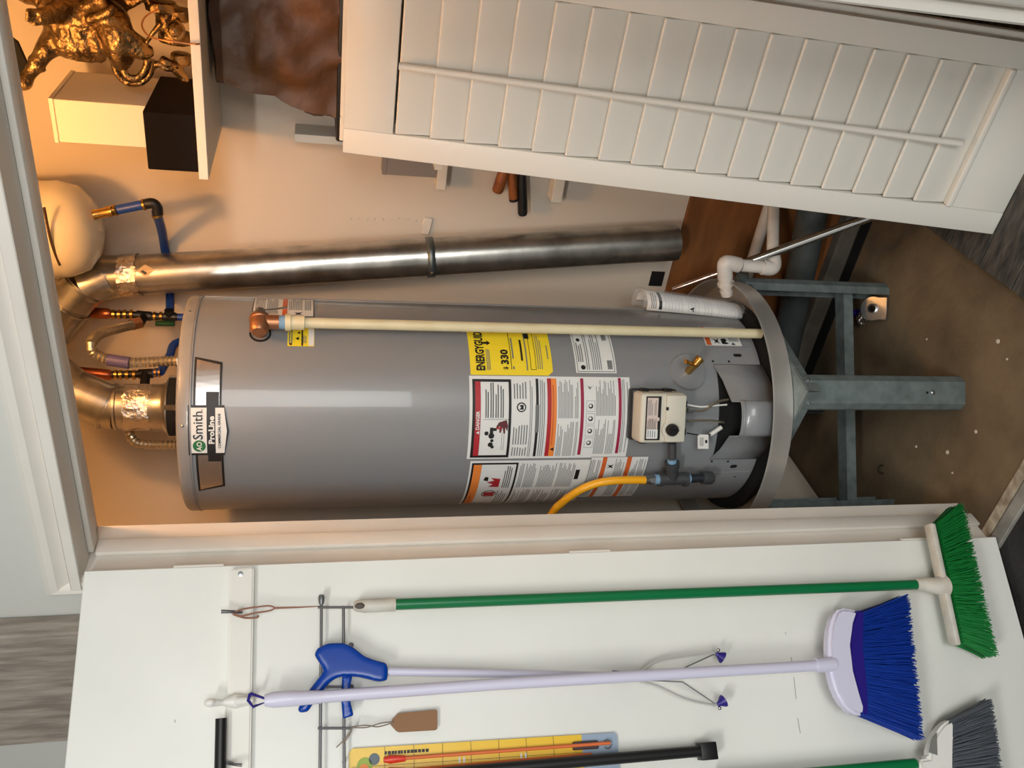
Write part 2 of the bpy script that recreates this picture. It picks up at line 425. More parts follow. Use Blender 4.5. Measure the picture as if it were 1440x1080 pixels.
wing(-0.116, -0.226, -0.209, 1.839, 1.781)
s_.rect(-0.008, 0.024, 1.789, 1.816, ink, 3); s_.rect(-0.134, -0.116, 1.786, 1.813, ink, 3)
s_.rect(-0.118, -0.005, 1.778, 1.853, ink, 3)
for k_ in range(4):
    f0, f1 = k_ / 4, (k_ + 1) / 4; A_ = -0.118 + 0.113 * f0; B_ = -0.118 + 0.113 * f1
    za = 1.778 - 0.010 * (1 - abs(2 * f0 - 1)); zb = 1.778 - 0.010 * (1 - abs(2 * f1 - 1))
    s_.poly([(A_, 1.7785), (B_, 1.7785), (B_, zb), (A_, za)], ink, 3)
    za += 0.0045; zb += 0.0045
s_.rect(-0.1125, -0.0105, 1.8145, 1.8485, paper, 4)
s_.rect(-0.1125, -0.0105, 1.7785, 1.7965, paper, 4)
for k_ in range(4):
    f0, f1 = k_ / 4, (k_ + 1) / 4; A_ = -0.1125 + 0.102 * f0; B_ = -0.1125 + 0.102 * f1
    s_.poly([(A_, 1.779), (B_, 1.779), (B_, 1.7785 - 0.006 * (1 - abs(2 * f1 - 1))), (A_, 1.7785 - 0.006 * (1 - abs(2 * f0 - 1)))], paper, 4)
s_.disc(-0.0955, 1.8305, 0.0135, lab_green, 5)
s_.text('AO', -0.1065, 1.8245, 0.021, 0.0115, paper, 7, 0.02)
s_.text('Smith', -0.0805, 1.8225, 0.062, 0.0205, ink, 6, 0.01)
s_.disc(-0.0155, 1.824, 0.0014, ink, 6, 8)
s_.text('ProLine', -0.0905, 1.7985, 0.062, 0.0125, paper, 5, 0.035)
s_.text('COMMERCIAL GRADE', -0.101, 1.7855, 0.078, 0.0058, ink, 6, 0.03)
s_.build('emblem', heater, 0, label='black and silver maker emblem')

# --- yellow energy label
s_ = Sheet(HC)
s_.poly([(0.068, 1.232), (0.100, 1.232), (0.100, 1.032), (0.078, 1.032), (0.068, 1.044)], lab_yel)
s_.rect(0.0995, 0.205, 1.032, 1.232, lab_yel)
s_.text('ENERGYGUIDE', 0.079, 1.196, 0.118, 0.022, ink, 2, 0.04)
s_.poly([(0.150, 1.196), (0.156, 1.196), (0.156, 1.188), (0.160, 1.188), (0.153, 1.179), (0.146, 1.188), (0.150, 1.188)], ink, 2)
s_.lines(0.08, 0.135, 1.182, 1.192, 3, ink_soft, 2)
s_.lines(0.10, 0.19, 1.168, 1.176, 1, ink, 2, 0.5, 0.05)
s_.text('$', 0.082, 1.140, 0.007, 0.013, ink, 2, 0.03); s_.text('330', 0.095, 1.138, 0.040, 0.020, ink, 2, 0.045)
s_.rect(0.082, 0.198, 1.132, 1.1335, ink, 2)
s_.lines(0.11, 0.17, 1.122, 1.129, 1, ink_soft, 2); s_.lines(0.083, 0.09, 1.122, 1.129, 1, ink_soft, 2)
s_.lines(0.105, 0.165, 1.100, 1.108, 1, ink, 2, 0.6, 0.05); s_.lines(0.08, 0.19, 1.090, 1.096, 1, ink_soft, 2)
s_.frame(0.082, 0.198, 1.072, 1.086, 0.0012, ink, 2); s_.rect(0.168, 0.185, 1.082, 1.094, ink, 3)
s_.lines(0.084, 0.19, 1.048, 1.068, 4, ink_soft, 2, 0.35); s_.lines(0.11, 0.15, 1.038, 1.043, 1, ink_soft, 2)
s_.build('energy_label', heater, 0, label='yellow energy guide label')

# --- rating plate label
s_ = Sheet(HC); s_.rect(0.076, 0.205, 0.871, 0.974, paper); s_.frame(0.079, 0.202, 0.875, 0.970, 0.0012, ink, 1)
s_.disc(0.090, 0.955, 0.006, ink, 2); s_.disc(0.168, 0.958, 0.005, ink, 2)
s_.lines(0.104, 0.16, 0.950, 0.966, 3, ink_soft, 2); s_.lines(0.084, 0.197, 0.905, 0.946, 8, ink_soft, 2, 0.4, 0.5)
for k_ in range(14): s_.rect(0.086 + k_ * 0.0017, 0.087 + k_ * 0.0017, 0.880, 0.893, ink, 2)
for k_ in range(10): s_.rect(0.168 + k_ * 0.0019, 0.169 + k_ * 0.0019, 0.884, 0.896, ink, 2)
s_.build('rating_label', heater, 0, label='white rating plate label')

# --- large danger label
s_ = Sheet(HC); A_, B_ = -0.136, 0.066
s_.rect(A_, B_, 0.840, 1.236, paper)
s_.frame(-0.1325, 0.058, 1.136, 1.229, 0.0065, ink, 1)
s_.rect(-0.127, 0.052, 1.2095, 1.2225, lab_red, 2)
s_.text('DANGER', -0.061, 1.2115, 0.044, 0.0088, paper, 3, 0.03)
s_.poly([(-0.072, 1.2115), (-0.064, 1.2115), (-0.068, 1.2195)], paper, 3)
s_.rect(-0.037, -0.0362, 1.142, 1.203, ink, 2)
for k_ in range(4): s_.lines(-0.033, 0.050, 1.152 + k_ * 0.012, 1.162 + k_ * 0.012, 2, ink, 2, 0.45, 0.35)
# pictogram: tap, drops and hand
s_.rect(-0.076, -0.056, 1.178, 1.186, ink, 2); s_.rect(-0.064, -0.057, 1.170, 1.186, ink, 2); s_.disc(-0.076, 1.182, 0.007, ink, 2)
s_.disc(-0.070, 1.194, 0.005, ink, 2); s_.disc(-0.098, 1.183, 0.006, ink, 2); s_.disc(-0.104, 1.178, 0.004, ink, 2); s_.disc(-0.088, 1.180, 0.004, ink, 2)
s_.rect(-0.060, -0.055, 1.158, 1.170, lab_red, 2)
hand = [(-0.042, 1.144), (-0.046, 1.158), (-0.054, 1.163), (-0.058, 1.161), (-0.052, 1.156), (-0.064, 1.157), (-0.065, 1.154), (-0.055, 1.151), (-0.066, 1.149), (-0.066, 1.146), (-0.055, 1.146), (-0.062, 1.142), (-0.052, 1.141)]
s_.poly([(-0.038 + (a_ + 0.042) * 1.35, 1.143 + (z_ - 1.141) * 1.3) for a_, z_ in hand], mat('label_maroon', (92, 36, 40), 0.6), 2)
for k_ in range(2): s_.rect(-0.112, -0.068, 1.156 - k_ * 0.005, 1.1567 - k_ * 0.005, ink, 2)
# instructions panel
s_.disc(-0.008, 1.112, 0.0115, ink, 2); s_.disc(-0.008, 1.112, 0.0085, paper, 3); s_.poly([(-0.014, 1.107), (-0.002, 1.107), (-0.003, 1.117), (-0.009, 1.113), (-0.013, 1.118)], ink, 4)
s_.lines(0.012, 0.052, 1.096, 1.130, 5, ink_soft, 2, 0.4); s_.lines(-0.098, -0.05, 1.092, 1.130, 6, ink_soft, 2, 0.4); s_.lines(-0.128, -0.105, 1.092, 1.130, 6, ink_soft, 2, 0.4)
s_.lines(-0.13, 0.058, 1.083, 1.091, 2, ink_soft, 2, 0.4, 0.1)
s_.rect(-0.13, 0.060, 1.070, 1.0765, ink, 2); s_.rect(-0.068, -0.002, 1.0685, 1.078, ink_soft, 3)
s_.lines(-0.13, 0.058, 1.052, 1.066, 3, ink_soft, 2, 0.4, 0.1)
s_.rect(-0.13, 0.061, 1.0385, 1.0485, lab_red, 2); s_.rect(-0.13, 0.061, 1.0255, 1.0385, lab_orange, 2)
s_.poly([(-0.116, 1.0275), (-0.106, 1.0275), (-0.111, 1.0365)], ink, 3); s_.lines(-0.10, 0.045, 1.029, 1.036, 1, lab_dkor, 3, 0.5, 0.1)
for (a, b) in ((-0.13, -0.042), (-0.034, 0.058)):
    s_.lines(a, b, 0.970, 1.021, 15, ink_soft, 2, 0.42, 0.45)
s_.rect(-0.127, 0.062, 0.958, 0.966, lab_crim, 2)
for k_ in range(4):
    a = -0.108 + k_ * 0.030; s_.frame(a, a + 0.026, 0.930, 0.952, 0.0007, ink_soft, 2); s_.disc(a + 0.013, 0.941, 0.006, ink, 3, 10); s_.disc(a + 0.014, 0.942, 0.0035, paper, 4, 8)
s_.poly([(0.034, 0.943), (0.044, 0.948), (0.040, 0.940), (0.046, 0.934)], ink_soft, 3)
for (a, b) in ((-0.125, -0.036), (-0.028, 0.058)):
    s_.lines(a, b, 0.876, 0.927, 15, ink_soft, 2, 0.42, 0.45)
s_.rect(-0.124, 0.064, 0.8625, 0.870, lab_crim, 2); s_.lines(-0.122, 0.062, 0.844, 0.860, 4, ink_soft, 2, 0.4, 0.1)
s_.build('danger_label', heater, 0, label='large white danger label with red and orange bands')

# --- fire warning label further round
s_ = Sheet(HC)
s_.rect(-0.36, -0.142, 0.925, 1.226, paper)
s_.frame(-0.345, -0.148, 1.108, 1.2215, 0.005, ink, 1); s_.rect(-0.340, -0.153, 1.197, 1.2165, lab_orange, 2)
s_.lines(-0.32, -0.26, 1.203, 1.211, 1, lab_dkor, 3)
s_.poly([(-0.232, 1.146), (-0.200, 1.146), (-0.196, 1.170), (-0.206, 1.160), (-0.212, 1.178), (-0.220, 1.162), (-0.230, 1.172)], lab_red, 2)
s_.poly([(-0.208, 1.176), (-0.194, 1.176), (-0.192, 1.184), (-0.204, 1.188)], ink, 2)
s_.disc(-0.265, 1.165, 0.018, ink, 2); s_.disc(-0.265, 1.165, 0.0155, paper, 3); s_.rect(-0.276, -0.254, 1.152, 1.178, lab_red, 4)
s_.lines(-0.235, -0.157, 1.118, 1.138, 4, ink, 2, 0.4); s_.lines(-0.335, -0.245, 1.118, 1.145, 5, ink_soft, 2, 0.4)
for (a, b) in ((-0.235, -0.15), (-0.345, -0.245)):
    for z in (1.06, 1.01, 0.962): s_.lines(a, b, z, z + 0.042, 11, ink_soft, 2, 0.42, 0.3)
s_.rect(-0.205, -0.172, 0.950, 0.9605, ink, 3)
s_.build('fire_label', heater, 0, label='white fire warning label with orange header')
s_ = Sheet(HC); s_.rect(-0.30, -0.134, 0.778, 0.928, paper); s_.frame(-0.30, -0.134, 0.778, 0.928, 0.001, ink, 1)
s_.rect(-0.30, -0.1345, 0.886, 0.897, lab_dkor, 2); s_.rect(-0.30, -0.1345, 0.822, 0.834, lab_dkor, 2)
s_.poly([(-0.168, 0.882), (-0.163, 0.876), (-0.158, 0.883), (-0.160, 0.872), (-0.156, 0.866), (-0.163, 0.870), (-0.170, 0.866), (-0.166, 0.873)], ink, 2)
s_.lines(-0.29, -0.14, 0.838, 0.862, 7, ink_soft, 2, 0.4, 0.3); s_.lines(-0.29, -0.14, 0.782, 0.818, 10, ink_soft, 2, 0.4, 0.3); s_.lines(-0.29, -0.14, 0.90, 0.926, 6, ink_soft, 2, 0.4, 0.3)
s_.build('flood_label', heater, 0, label='white label with two rust-orange bands')
# --- label high on the right flank
s_ = Sheet(HC); s_.rect(0.230, 0.346, 1.589, 1.728, paper); s_.frame(0.229, 0.347, 1.588, 1.729, 0.0022, ink, 1)
s_.rect(0.231, 0.345, 1.650, 1.661, lab_dkor, 2); s_.lines(0.238, 0.342, 1.666, 1.722, 15, ink_soft, 2, 0.42, 0.3); s_.lines(0.258, 0.342, 1.594, 1.646, 13, ink_soft, 2, 0.42, 0.3)
s_.poly([(0.234, 1.634), (0.241, 1.628), (0.250, 1.635), (0.245, 1.625), (0.250, 1.615), (0.241, 1.621), (0.234, 1.614), (0.238, 1.624)], ink, 2)
s_.build('scald_label', heater, 0, label='small white label with an orange band')
# --- small yellow label behind the relief pipe
s_ = Sheet(HC); s_.rect(0.134, 0.212, 1.588, 1.647, lab_yel); s_.rect(0.136, 0.196, 1.589, 1.601, paper, 1); s_.rect(0.199, 0.211, 1.589, 1.612, paper, 1)
s_.rect(0.135, 0.211, 1.613, 1.6165, ink, 2); s_.poly([(0.150, 1.622), (0.160, 1.622), (0.155, 1.630)], ink, 2); s_.disc(0.139, 1.640, 0.003, ink, 2, 8); s_.disc(0.206, 1.642, 0.003, ink, 2, 8); s_.disc(0.172, 1.622, 0.003, ink, 2, 8)
s_.lines(0.142, 0.165, 1.604, 1.612, 2, ink_soft, 2); s_.lines(0.14, 0.18, 1.634, 1.644, 2, ink_soft, 2)
s_.build('relief_label', heater, 0, label='small yellow caution label')
# --- little label near the foot
s_ = Sheet(HC); s_.rect(0.1585, 0.230, 0.517, 0.619, paper); s_.frame(0.1585, 0.230, 0.517, 0.619, 0.0008, ink_soft, 1); s_.rect(0.1605, 0.228, 0.602, 0.615, lab_dkor, 2)
s_.poly([(0.166, 0.594), (0.174, 0.588), (0.182, 0.596), (0.178, 0.585), (0.184, 0.578), (0.174, 0.582), (0.166, 0.577), (0.170, 0.586)], ink, 2)
s_.poly([(0.165, 0.572), (0.182, 0.572), (0.184, 0.560), (0.176, 0.556), (0.172, 0.562), (0.168, 0.552), (0.164, 0.560)], ink, 2)
s_.poly([(0.1625, 0.547), (0.170, 0.541), (0.1625, 0.535)], ink, 2); s_.lines(0.173, 0.226, 0.522, 0.549, 6, ink_soft, 2, 0.4)
s_.build('flammable_label', heater, 0, label='small white label with orange strip')

# --- relief valve and discharge pipe
def hdir(a): t = A0 + a / HR; return V(math.cos(t), math.sin(t), 0)
UP = V(0, 0, 1)
av = 0.168; od = hdir(av); tv = V(-od.y, od.x, 0)
rv = MB(); pc = HC(av, 1.707, 0.0)
rv.lathe([(0.024, -0.002), (0.024, 0.001), (0.020, 0.0015)], blackhole, pc, od, 24)
rv.tube([pc, pc + od * 0.030], 0.013, bronze_valve, 16)
vc = pc + od * 0.040
rv.lathe([(0.0, -0.032), (0.015, -0.032), (0.021, -0.024), (0.021, 0.002), (0.023, 0.004), (0.023, 0.010), (0.017, 0.014)], bronze_valve, vc, tv, 24)
rv.tube([vc, vc - UP * 0.042], 0.0165, bronze_valve, 18)
rvo = rv.build('relief_valve', heater, 40, label='bronze relief valve')
MB().lathe([(0.020, 0.010), (0.020, 0.018), (0.011, 0.026), (0.011, 0.034), (0.0, 0.036)], steel, vc, tv, 20).build('bonnet', rvo)
lv = MB(); lv.tube([vc + tv * 0.035, vc + tv * 0.039 - UP * 0.03, vc + tv * 0.046 - UP * 0.058], 0.0042, steel, 8, flat=0.45); lv.build('test_lever', rvo)
MB().tube([vc - UP * 0.042, vc - UP * 0.055], 0.0158, tape_blue, 16).build('thread_tape', rvo)
dpz = MB(); pb = vc - UP * 0.055
dpz.lathe([(0.019, 0), (0.019, -0.012), (0.0165, -0.013), (0.0165, -0.042), (0.0125, -0.043)], cpvc, pb, UP, 6 * 4)
bot = V(pb.x, pb.y, 0.480)
dpz.tube([pb - UP * 0.04, bot], 0.0122, cpvc, 20)
dpz.build('discharge_pipe', heater, 40, label='cream plastic discharge pipe')

# --- gas control valve
ag = -0.034; og = hdir(ag); tg = V(-og.y, og.x, 0)
GF = V(HX, HY, 0) + og * (HR + 0.088)                      # centre of the front face (z to add)
def gp(xp, yp, back=0.0):
    q = onplane(xp, yp, GF - og * back, og) - GF; return q.dot(tg), q.z
RG = Matrix((tg, -og, UP)).transposed()                     # columns: right, into the heater, up
(gx0, gz0) = gp(962, 623); (gx1, gz1) = gp(903, 553)
gxc, gzc = (gx0 + gx1) / 2, (gz0 + gz1) / 2; gw, gh = gx1 - gx0, gz1 - gz0
def G(a, z, off=0.0): return GF + tg * (gxc + a) + UP * (gzc + z) + og * off
gv = MB().box(G(0, 0, -0.030), (gw, 0.060, gh), beige, RG, 0.008, 3)
gvo = gv.build('gas_valve', heater, 40, label='beige gas control valve')
MB().box(G(0.0, gh * -0.26, 0.002), (gw * 0.94, 0.010, gh * 0.44), beige, RG, 0.003, 2).build('valve_face', gvo, 40)
bk = MB().box(G(0, 0, -0.072), (gw * 1.04, 0.03, gh * 1.02), black, RG, 0.004, 2); bk.build('backplate', gvo, 40)
for sx in (-1, 1):
    for zz in (0.30, -0.22):
        MB().box(G(sx * (gw / 2 + 0.002), zz * gh, -0.045), (0.010, 0.022, gh * 0.16), black, RG, 0.002).build('clip', gvo, 30)
s_ = Sheet(lambda a, b, o: G(a, b, o), 1)
s_.rect(-gw * 0.44, gw * 0.44, gh * 0.06, gh * 0.40, ink, 0); s_.rect(-gw * 0.41, gw * 0.41, gh * 0.09, gh * 0.37, mat('valve_label', (214, 196, 186), 0.5), 1)
s_.rect(-gw * 0.41, -gw * 0.05, gh * 0.09, gh * 0.13, ink, 2); s_.rect(gw * 0.02, gw * 0.41, gh * 0.09, gh * 0.13, ink, 2)
s_.lines(-gw * 0.38, gw * 0.0, gh * 0.15, gh * 0.35, 8, ink, 2, 0.4, 0.3); s_.lines(gw * 0.06, gw * 0.38, gh * 0.15, gh * 0.35, 7, ink_soft, 2, 0.4, 0.3)
s_.rect(-gw * 0.40, -gw * 0.22, gh * 0.12, gh * 0.36, paper, 3); s_.lines(-gw * 0.38, -gw * 0.24, gh * 0.14, gh * 0.34, 4, ink_soft, 4, 0.3, 0.1)
s_.build('valve_label', gvo, 0)
kn = MB(); kc = G(-gw * 0.22, -gh * 0.17, 0.006); kn.lathe([(0.0145, 0), (0.0145, 0.010), (0.012, 0.014), (0.0, 0.014)], black, kc, og, 28); kn.box(kc + og * 0.016, (0.004, 0.006, 0.024), black, RG, 0.001); kn.build('control_knob', gvo, 40)
kr = MB().lathe([(0.023, 0), (0.023, 0.0025), (0.020, 0.003), (0.016, 0.003)], beige, kc - og * 0.001, og, 28); kr.build('knob_collar', gvo, 40)
pw = MB(); pw.box(G(gw * 0.20, -gh * 0.06, 0.006), (0.008, 0.004, 0.006), black, RG, 0.001); pw.build('status_window', gvo)
for zz in (0.28, -0.28): MB().box(G(zz * gw, -gh * 0.485, -0.014), (0.016, 0.022, 0.013), black, RG, 0.001).build('port_cover', gvo)

# wires from the valve down to the burner
def hpx(xp, yp, off): # point at a pixel on a shell around the heater
    R_ = HR + off; kx = ray(xp, yp); a = kx.x ** 2 + kx.y ** 2; b = 2 * (kx.x * (CC.x - HX) + kx.y * (CC.y - HY)); c = (CC.x - HX) ** 2 + (CC.y - HY) ** 2 - R_ * R_
    dsc = b * b - 4 * a * c
    t = (-b - math.sqrt(max(dsc, 0))) / (2 * a); return CC + kx * t
for pts, r_, m_, nm in (
    ([(966, 569, .05), (985, 572, .05), (998, 571, .05), (1022, 569, .04)], 0.0022, white_pl, 'wire'),
    ([(966, 577, .05), (990, 577, .052), (1000, 570, .055), (1012, 564, .05), (1024, 562, .04)], 0.003, flex_metal, 'pilot_tube'),
    ([(966, 592, .05), (995, 591, .05), (1018, 594, .04)], 0.0028, flex_metal, 'thermocouple_tube'),
    ([(966, 609, .05), (985, 612, .045), (1000, 611, .04)], 0.0016, black, 'black_wire')):
    MB().tube([hpx(*p) for p in pts], r_, m_, 8, smooth=5).build(nm, heater)
MB().tube([hpx(999, 611, .042), hpx(1014, 601, .036)], 0.0055, white_pl, 10).build('wire_connector', heater)
MB().tube([hpx(967, 577, .05), hpx(975, 577, .05)], 0.006, steel, 6).build('flare_nut', heater, 20)
tgp = [hpx(981, 611, .046), hpx(996, 611, .046), hpx(996, 631, .046), hpx(981, 631, .046)]
tm = MB().prism(tgp, og * 0.0012, white_pl); tgo = tm.build('wire_tag', heater, 0, label='small white tag')
s_ = Sheet(lambda a, b, o: tgp[0] + (tgp[1] - tgp[0]) * a + (tgp[3] - tgp[0]) * b + og * (0.0012 + o), 9)
for k_ in range(4): s_.rect(0.18 + 0.10 * k_, 0.22 + 0.10 * k_, 0.2, 0.8, ink_soft, 0)
s_.rect(0.68, 0.88, 0.38, 0.60, ink, 0); s_.build('tag_print', tgo, 0)
# drain valve
pc = HC(0.082, 0.684); od = hdir(0.10)
dv = MB().lathe([(0.048, 0.0), (0.046, 0.004), (0.030, 0.006), (0.0, 0.006)], heater_paint, pc, hdir(0.082), 32)
dv.build('drain_escutcheon', heater, 40)
dv = MB(); td = V(-od.y, od.x, 0); dn = (od * 0.65 - UP * 0.55 + td * 0.55).normalized()
dv.tube([pc, pc + od * 0.05], 0.010, brass, 14); dv.tube([pc + od * 0.045, pc + od * 0.045 + dn * 0.016], [0.009, 0.011], brass, 14)
dv.lathe([(0.0115, 0), (0.0115, 0.007), (0.007, 0.007), (0.007, 0.001), (0, 0.001)], brass, pc + od * 0.045 + dn * 0.014, dn, 18)
dvo = dv.build('drain_valve', heater, 40, label='brass drain valve')
MB().tube([pc + od * 0.04, pc + od * 0.055 + UP * 0.02, pc + od * 0.062 + UP * 0.032], [0.005, 0.005, 0.007], brass, 10, flat=0.6).build('handle', dvo)

# burner access cover
def cover(prof, z0f, z1f, m, name, lab=None):
    mb = MB(); vs_ = []; n = len(prof)
    for (a, o) in prof: vs_ += [HC(a, z0f(a), o), HC(a, z1f(a), o)]
    mb.add(vs_, [[2 * i, 2 * i + 2, 2 * i + 3, 2 * i + 1] for i in range(n - 1)], m)
    o = mb.build(name, heater, 30, label=lab); md = o.modifiers.new('th', 'SOLIDIFY'); md.thickness = 0.002; return o
zt = lambda a: 0.592 + 0.02 * min(1, abs(a + 0.028) / 0.115)
zb_ = lambda a: 0.478
cover([(-0.146, 0.001), (-0.142, 0.003), (-0.105, 0.026), (-0.066, 0.050), (-0.0655, 0.054)], zb_, zt, heater_paint, 'access_flap')
cover([(0.104, 0.001), (0.100, 0.003), (0.055, 0.028), (0.008, 0.050), (0.0065, 0.054)], zb_, zt, heater_paint, 'access_flap')
bp = []
for i in range(17):
    t = math.pi * i / 16; bp.append((-0.0285 - 0.037 * math.cos(t), 0.048 + 0.018 * math.sin(t) ** 0.6))
cover(bp, lambda a: 0.472, lambda a: 0.578, heater_paint, 'burner_shroud', 'half-round cover over the burner')
for z in (0.570, 0.486):
    MB().tube([HC(a, z, o + 0.0005) for a, o in bp], 0.002, heater_cap, 6).build('shroud_rib', heater)
Sheet(HC).rect(-0.132, 0.092, 0.48, 0.606, blackhole, 0).build('burner_opening_shade', heater, 0)  # black sheet paints the shade behind the access cover
# recessed access panel outline, slots and holes
for a0, a1, z0, z1 in ((0.126, 0.135, 0.527, 0.551), (-0.175, -0.164, 0.530, 0.549)):
    Sheet(HC).poly([(a0, z0 + .004), (a0 + .004, z0), (a1 - .003, z0), (a1, z0 + .004), (a1, z1 - .004), (a1 - .003, z1), (a0 + .003, z1), (a0, z1 - .004)], blackhole, 0).build('slot', heater, 0)
for a, z in ((0.112, 0.611), (0.112, 0.567), (-0.152, 0.605), (-0.153, 0.560)): Sheet(HC).disc(a, z, 0.0032, blackhole, 0, 12).build('screw_hole', heater, 0)
for pts in ([(0.152, .49), (0.152, .588), (0.150, .592), (0.110, .592)], [(-0.190, .49), (-0.190, .588), (-0.188, .592), (-0.155, .592)]):
    MB().tube([HC(a, z, 0.0003) for a, z in pts], 0.0014, heater_cap, 6).build('panel_edge', heater)
screw(-0.205, 0.524, heater)

# gas piping: nipple, tee, drip leg
gpz = G(-gw * 0.0, 0, -0.045)
ofs = 0.045
g0 = hpx(945, 622, ofs); g1 = hpx(945, 640, ofs); g2 = hpx(945, 652, ofs); g3 = hpx(945, 673, ofs); gl = hpx(918, 674, ofs); gr = hpx(968, 673, ofs); ge = hpx(1000, 673, ofs)
m_ = MB(); m_.tube([g0, g2], 0.0105, iron, 16); gno = m_.build('gas_nipple', heater)
m_ = MB(); m_.tube([g2 + (g2 - g3).normalized() * -0.002, g3], 0.0155, iron, 18); m_.tube([g2 + (g2 - g3).normalized() * 0.004, g2 - (g2 - g3).normalized() * 0.008], 0.0185, iron, 18)
m_.tube([hpx(926, 674, ofs), hpx(966, 673, ofs)], 0.0155, iron, 18)
for x in ((926, 930), (961, 966)): m_.tube([hpx(x[0], 674, ofs), hpx(x[1], 674, ofs)], 0.0185, iron, 18)
gt = m_.build('gas_tee', heater, 40, label='grey iron pipe tee')
MB().tube([hpx(920, 674, ofs), hpx(926, 674, ofs)], 0.0125, tape_blue, 14).build('thread_tape', gt)
MB().tube([hpx(945, 645, ofs), hpx(945, 650, ofs)], 0.0115, tape_blue, 14).build('thread_tape', gt)
MB().tube([hpx(966, 673, ofs), hpx(970, 673, ofs)], 0.0115, tape_blue, 14).build('thread_tape', gt)
dl_ = MB(); dl_.tube([hpx(968, 673, ofs), hpx(990, 672, ofs)], 0.0108, mat('dark_pipe', (58, 62, 70), 0.4, 0.6), 14)
dl_.build('drip_leg', heater)
a1_, b1_ = hpx(987, 672, ofs), hpx(1003, 672, ofs); ax = (b1_ - a1_).normalized()
MB().lathe([(0.0, 0), (0.0165, 0), (0.0165, (b1_ - a1_).length * 0.8), (0.012, (b1_ - a1_).length), (0, (b1_ - a1_).length)], iron, a1_, ax, 20).build('pipe_cap', heater)
# yellow gas hose, running off behind the door frame
gh_ = thing('gas_hose', hpx(918, 674, ofs), 'yellow coated gas hose curving from the pipe tee towards the left wall', 'gas hose')
h0 = hpx(908, 675, ofs); hp = [h0] + [at(x, y, 1, h0.y + dy) for x, y, dy in ((885, 675, 0), (862, 676, 0.001), (840, 679.5, 0.003), (820, 687, 0.006), (803, 697, 0.010), (788, 709, 0.014), (775, 724, 0.02))]
hp.append(V(XL, hp[-1].y + 0.05, hp[-1].z + 0.05))
MB().tube(hp, 0.0098, gas_yellow, 14, smooth=6).build('hose', gh_)
hn = MB(); hn.tube([hpx(921, 674, ofs), hpx(914, 675, ofs)], 0.0125, steel, 6); hn.tube([hpx(914, 675, ofs), hpx(907, 675, ofs)], 0.0105, steel, 14); hn.build('hose_nut', gh_, 25)

# ------------------------------------------------------------------ drain pan and stand
PCX, PCY, PR = -1.312, 1.822, 0.348
MB().lathe([(0.0, 0.4535), (PR - 0.012, 0.4535), (PR - 0.004, 0.457), (PR, 0.5045), (PR + 0.004, 0.508), (PR + 0.0045, 0.504), (PR + 0.002, 0.498), (PR - 0.002, 0.4515), (PR - 0.012, 0.4505), (0.0, 0.4505)], pan_metal, (PCX, PCY, 0), n=96).build('drain_pan', None, 30, label='round shallow aluminium drain pan under the grey water heater', cat='drain pan')
LEG = [V(-1.054, 1.518, 0), V(-0.990, 1.980, 0), V(-1.516, 1.582, 0), V(-1.452, 2.044, 0)]
SC = (LEG[0] + LEG[1] + LEG[2] + LEG[3]) / 4
stand = thing('heater_stand', SC, 'galvanised steel four-legged stand carrying the drain pan', 'stand')
ST = 0.450
for i, L in enumerate(LEG):
    o = (L - SC); o.z = 0; o.normalize(); t = V(-o.y, o.x, 0)
    # folded leg: broad outer face and two wings turned back
    prof = [(-0.042, -0.042), (-0.040, -0.022), (-0.027, -0.008), (0.027, -0.008), (0.040, -0.022), (0.042, -0.042)]
    mb = MB(); n = len(prof)
    for z in (0.0, ST - 0.004):
        for (a, b) in prof: mb.v.append(L + t * a + o * b + UP * z)
    mb._m(galv_stand)
    for k_ in range(n - 1): mb.f.append([k_, k_ + 1, n + k_ + 1, n + k_]); mb.mi.append(0)
    ob = mb.build('leg', stand, 0); md = ob.modifiers.new('th', 'SOLIDIFY'); md.thickness = 0.0025; md.offset = 0
    if i == 0:
        for (z, h) in ((0.095, 0), (0.110, 1)):
            p = L - o * 0.006 + UP * z
            if h: MB().lathe([(0.003, -0.001), (0.003, 0.0008), (0, 0.0008)], blackhole, p, o, 10).build('bolt_hole', ob)
            else: MB().lathe([(0.0055, -0.001), (0.0055, 0.002), (0.003, 0.004), (0, 0.004)], steel, p, o, 14).build('bolt', ob)
def brace(a, b, z, name='cross_brace'):
    d = (b - a).normalized(); sd = V(-d.y, d.x, 0); p = a + d * 0.03; q = b - d * 0.03
    mb = MB(); prof = [(-0.020, 0.014), (-0.019, -0.016), (0.019, -0.016), (0.020, 0.014)]
    for e_ in (p, q):
        for (x, y) in prof: mb.v.append(e_ + sd * x + UP * (z + y))
    mb._m(galv_stand); n = 4
    for k_ in range(n - 1): mb.f.append([k_, k_ + 1, n + k_ + 1, n + k_]); mb.mi.append(0)
    mb.f.append([0, n, 2 * n - 1, n - 1]); mb.mi.append(0)
    ob = mb.build(name, stand, 20)
brace(LEG[1], LEG[2], 0.118); brace(LEG[0], LEG[3], 0.086)
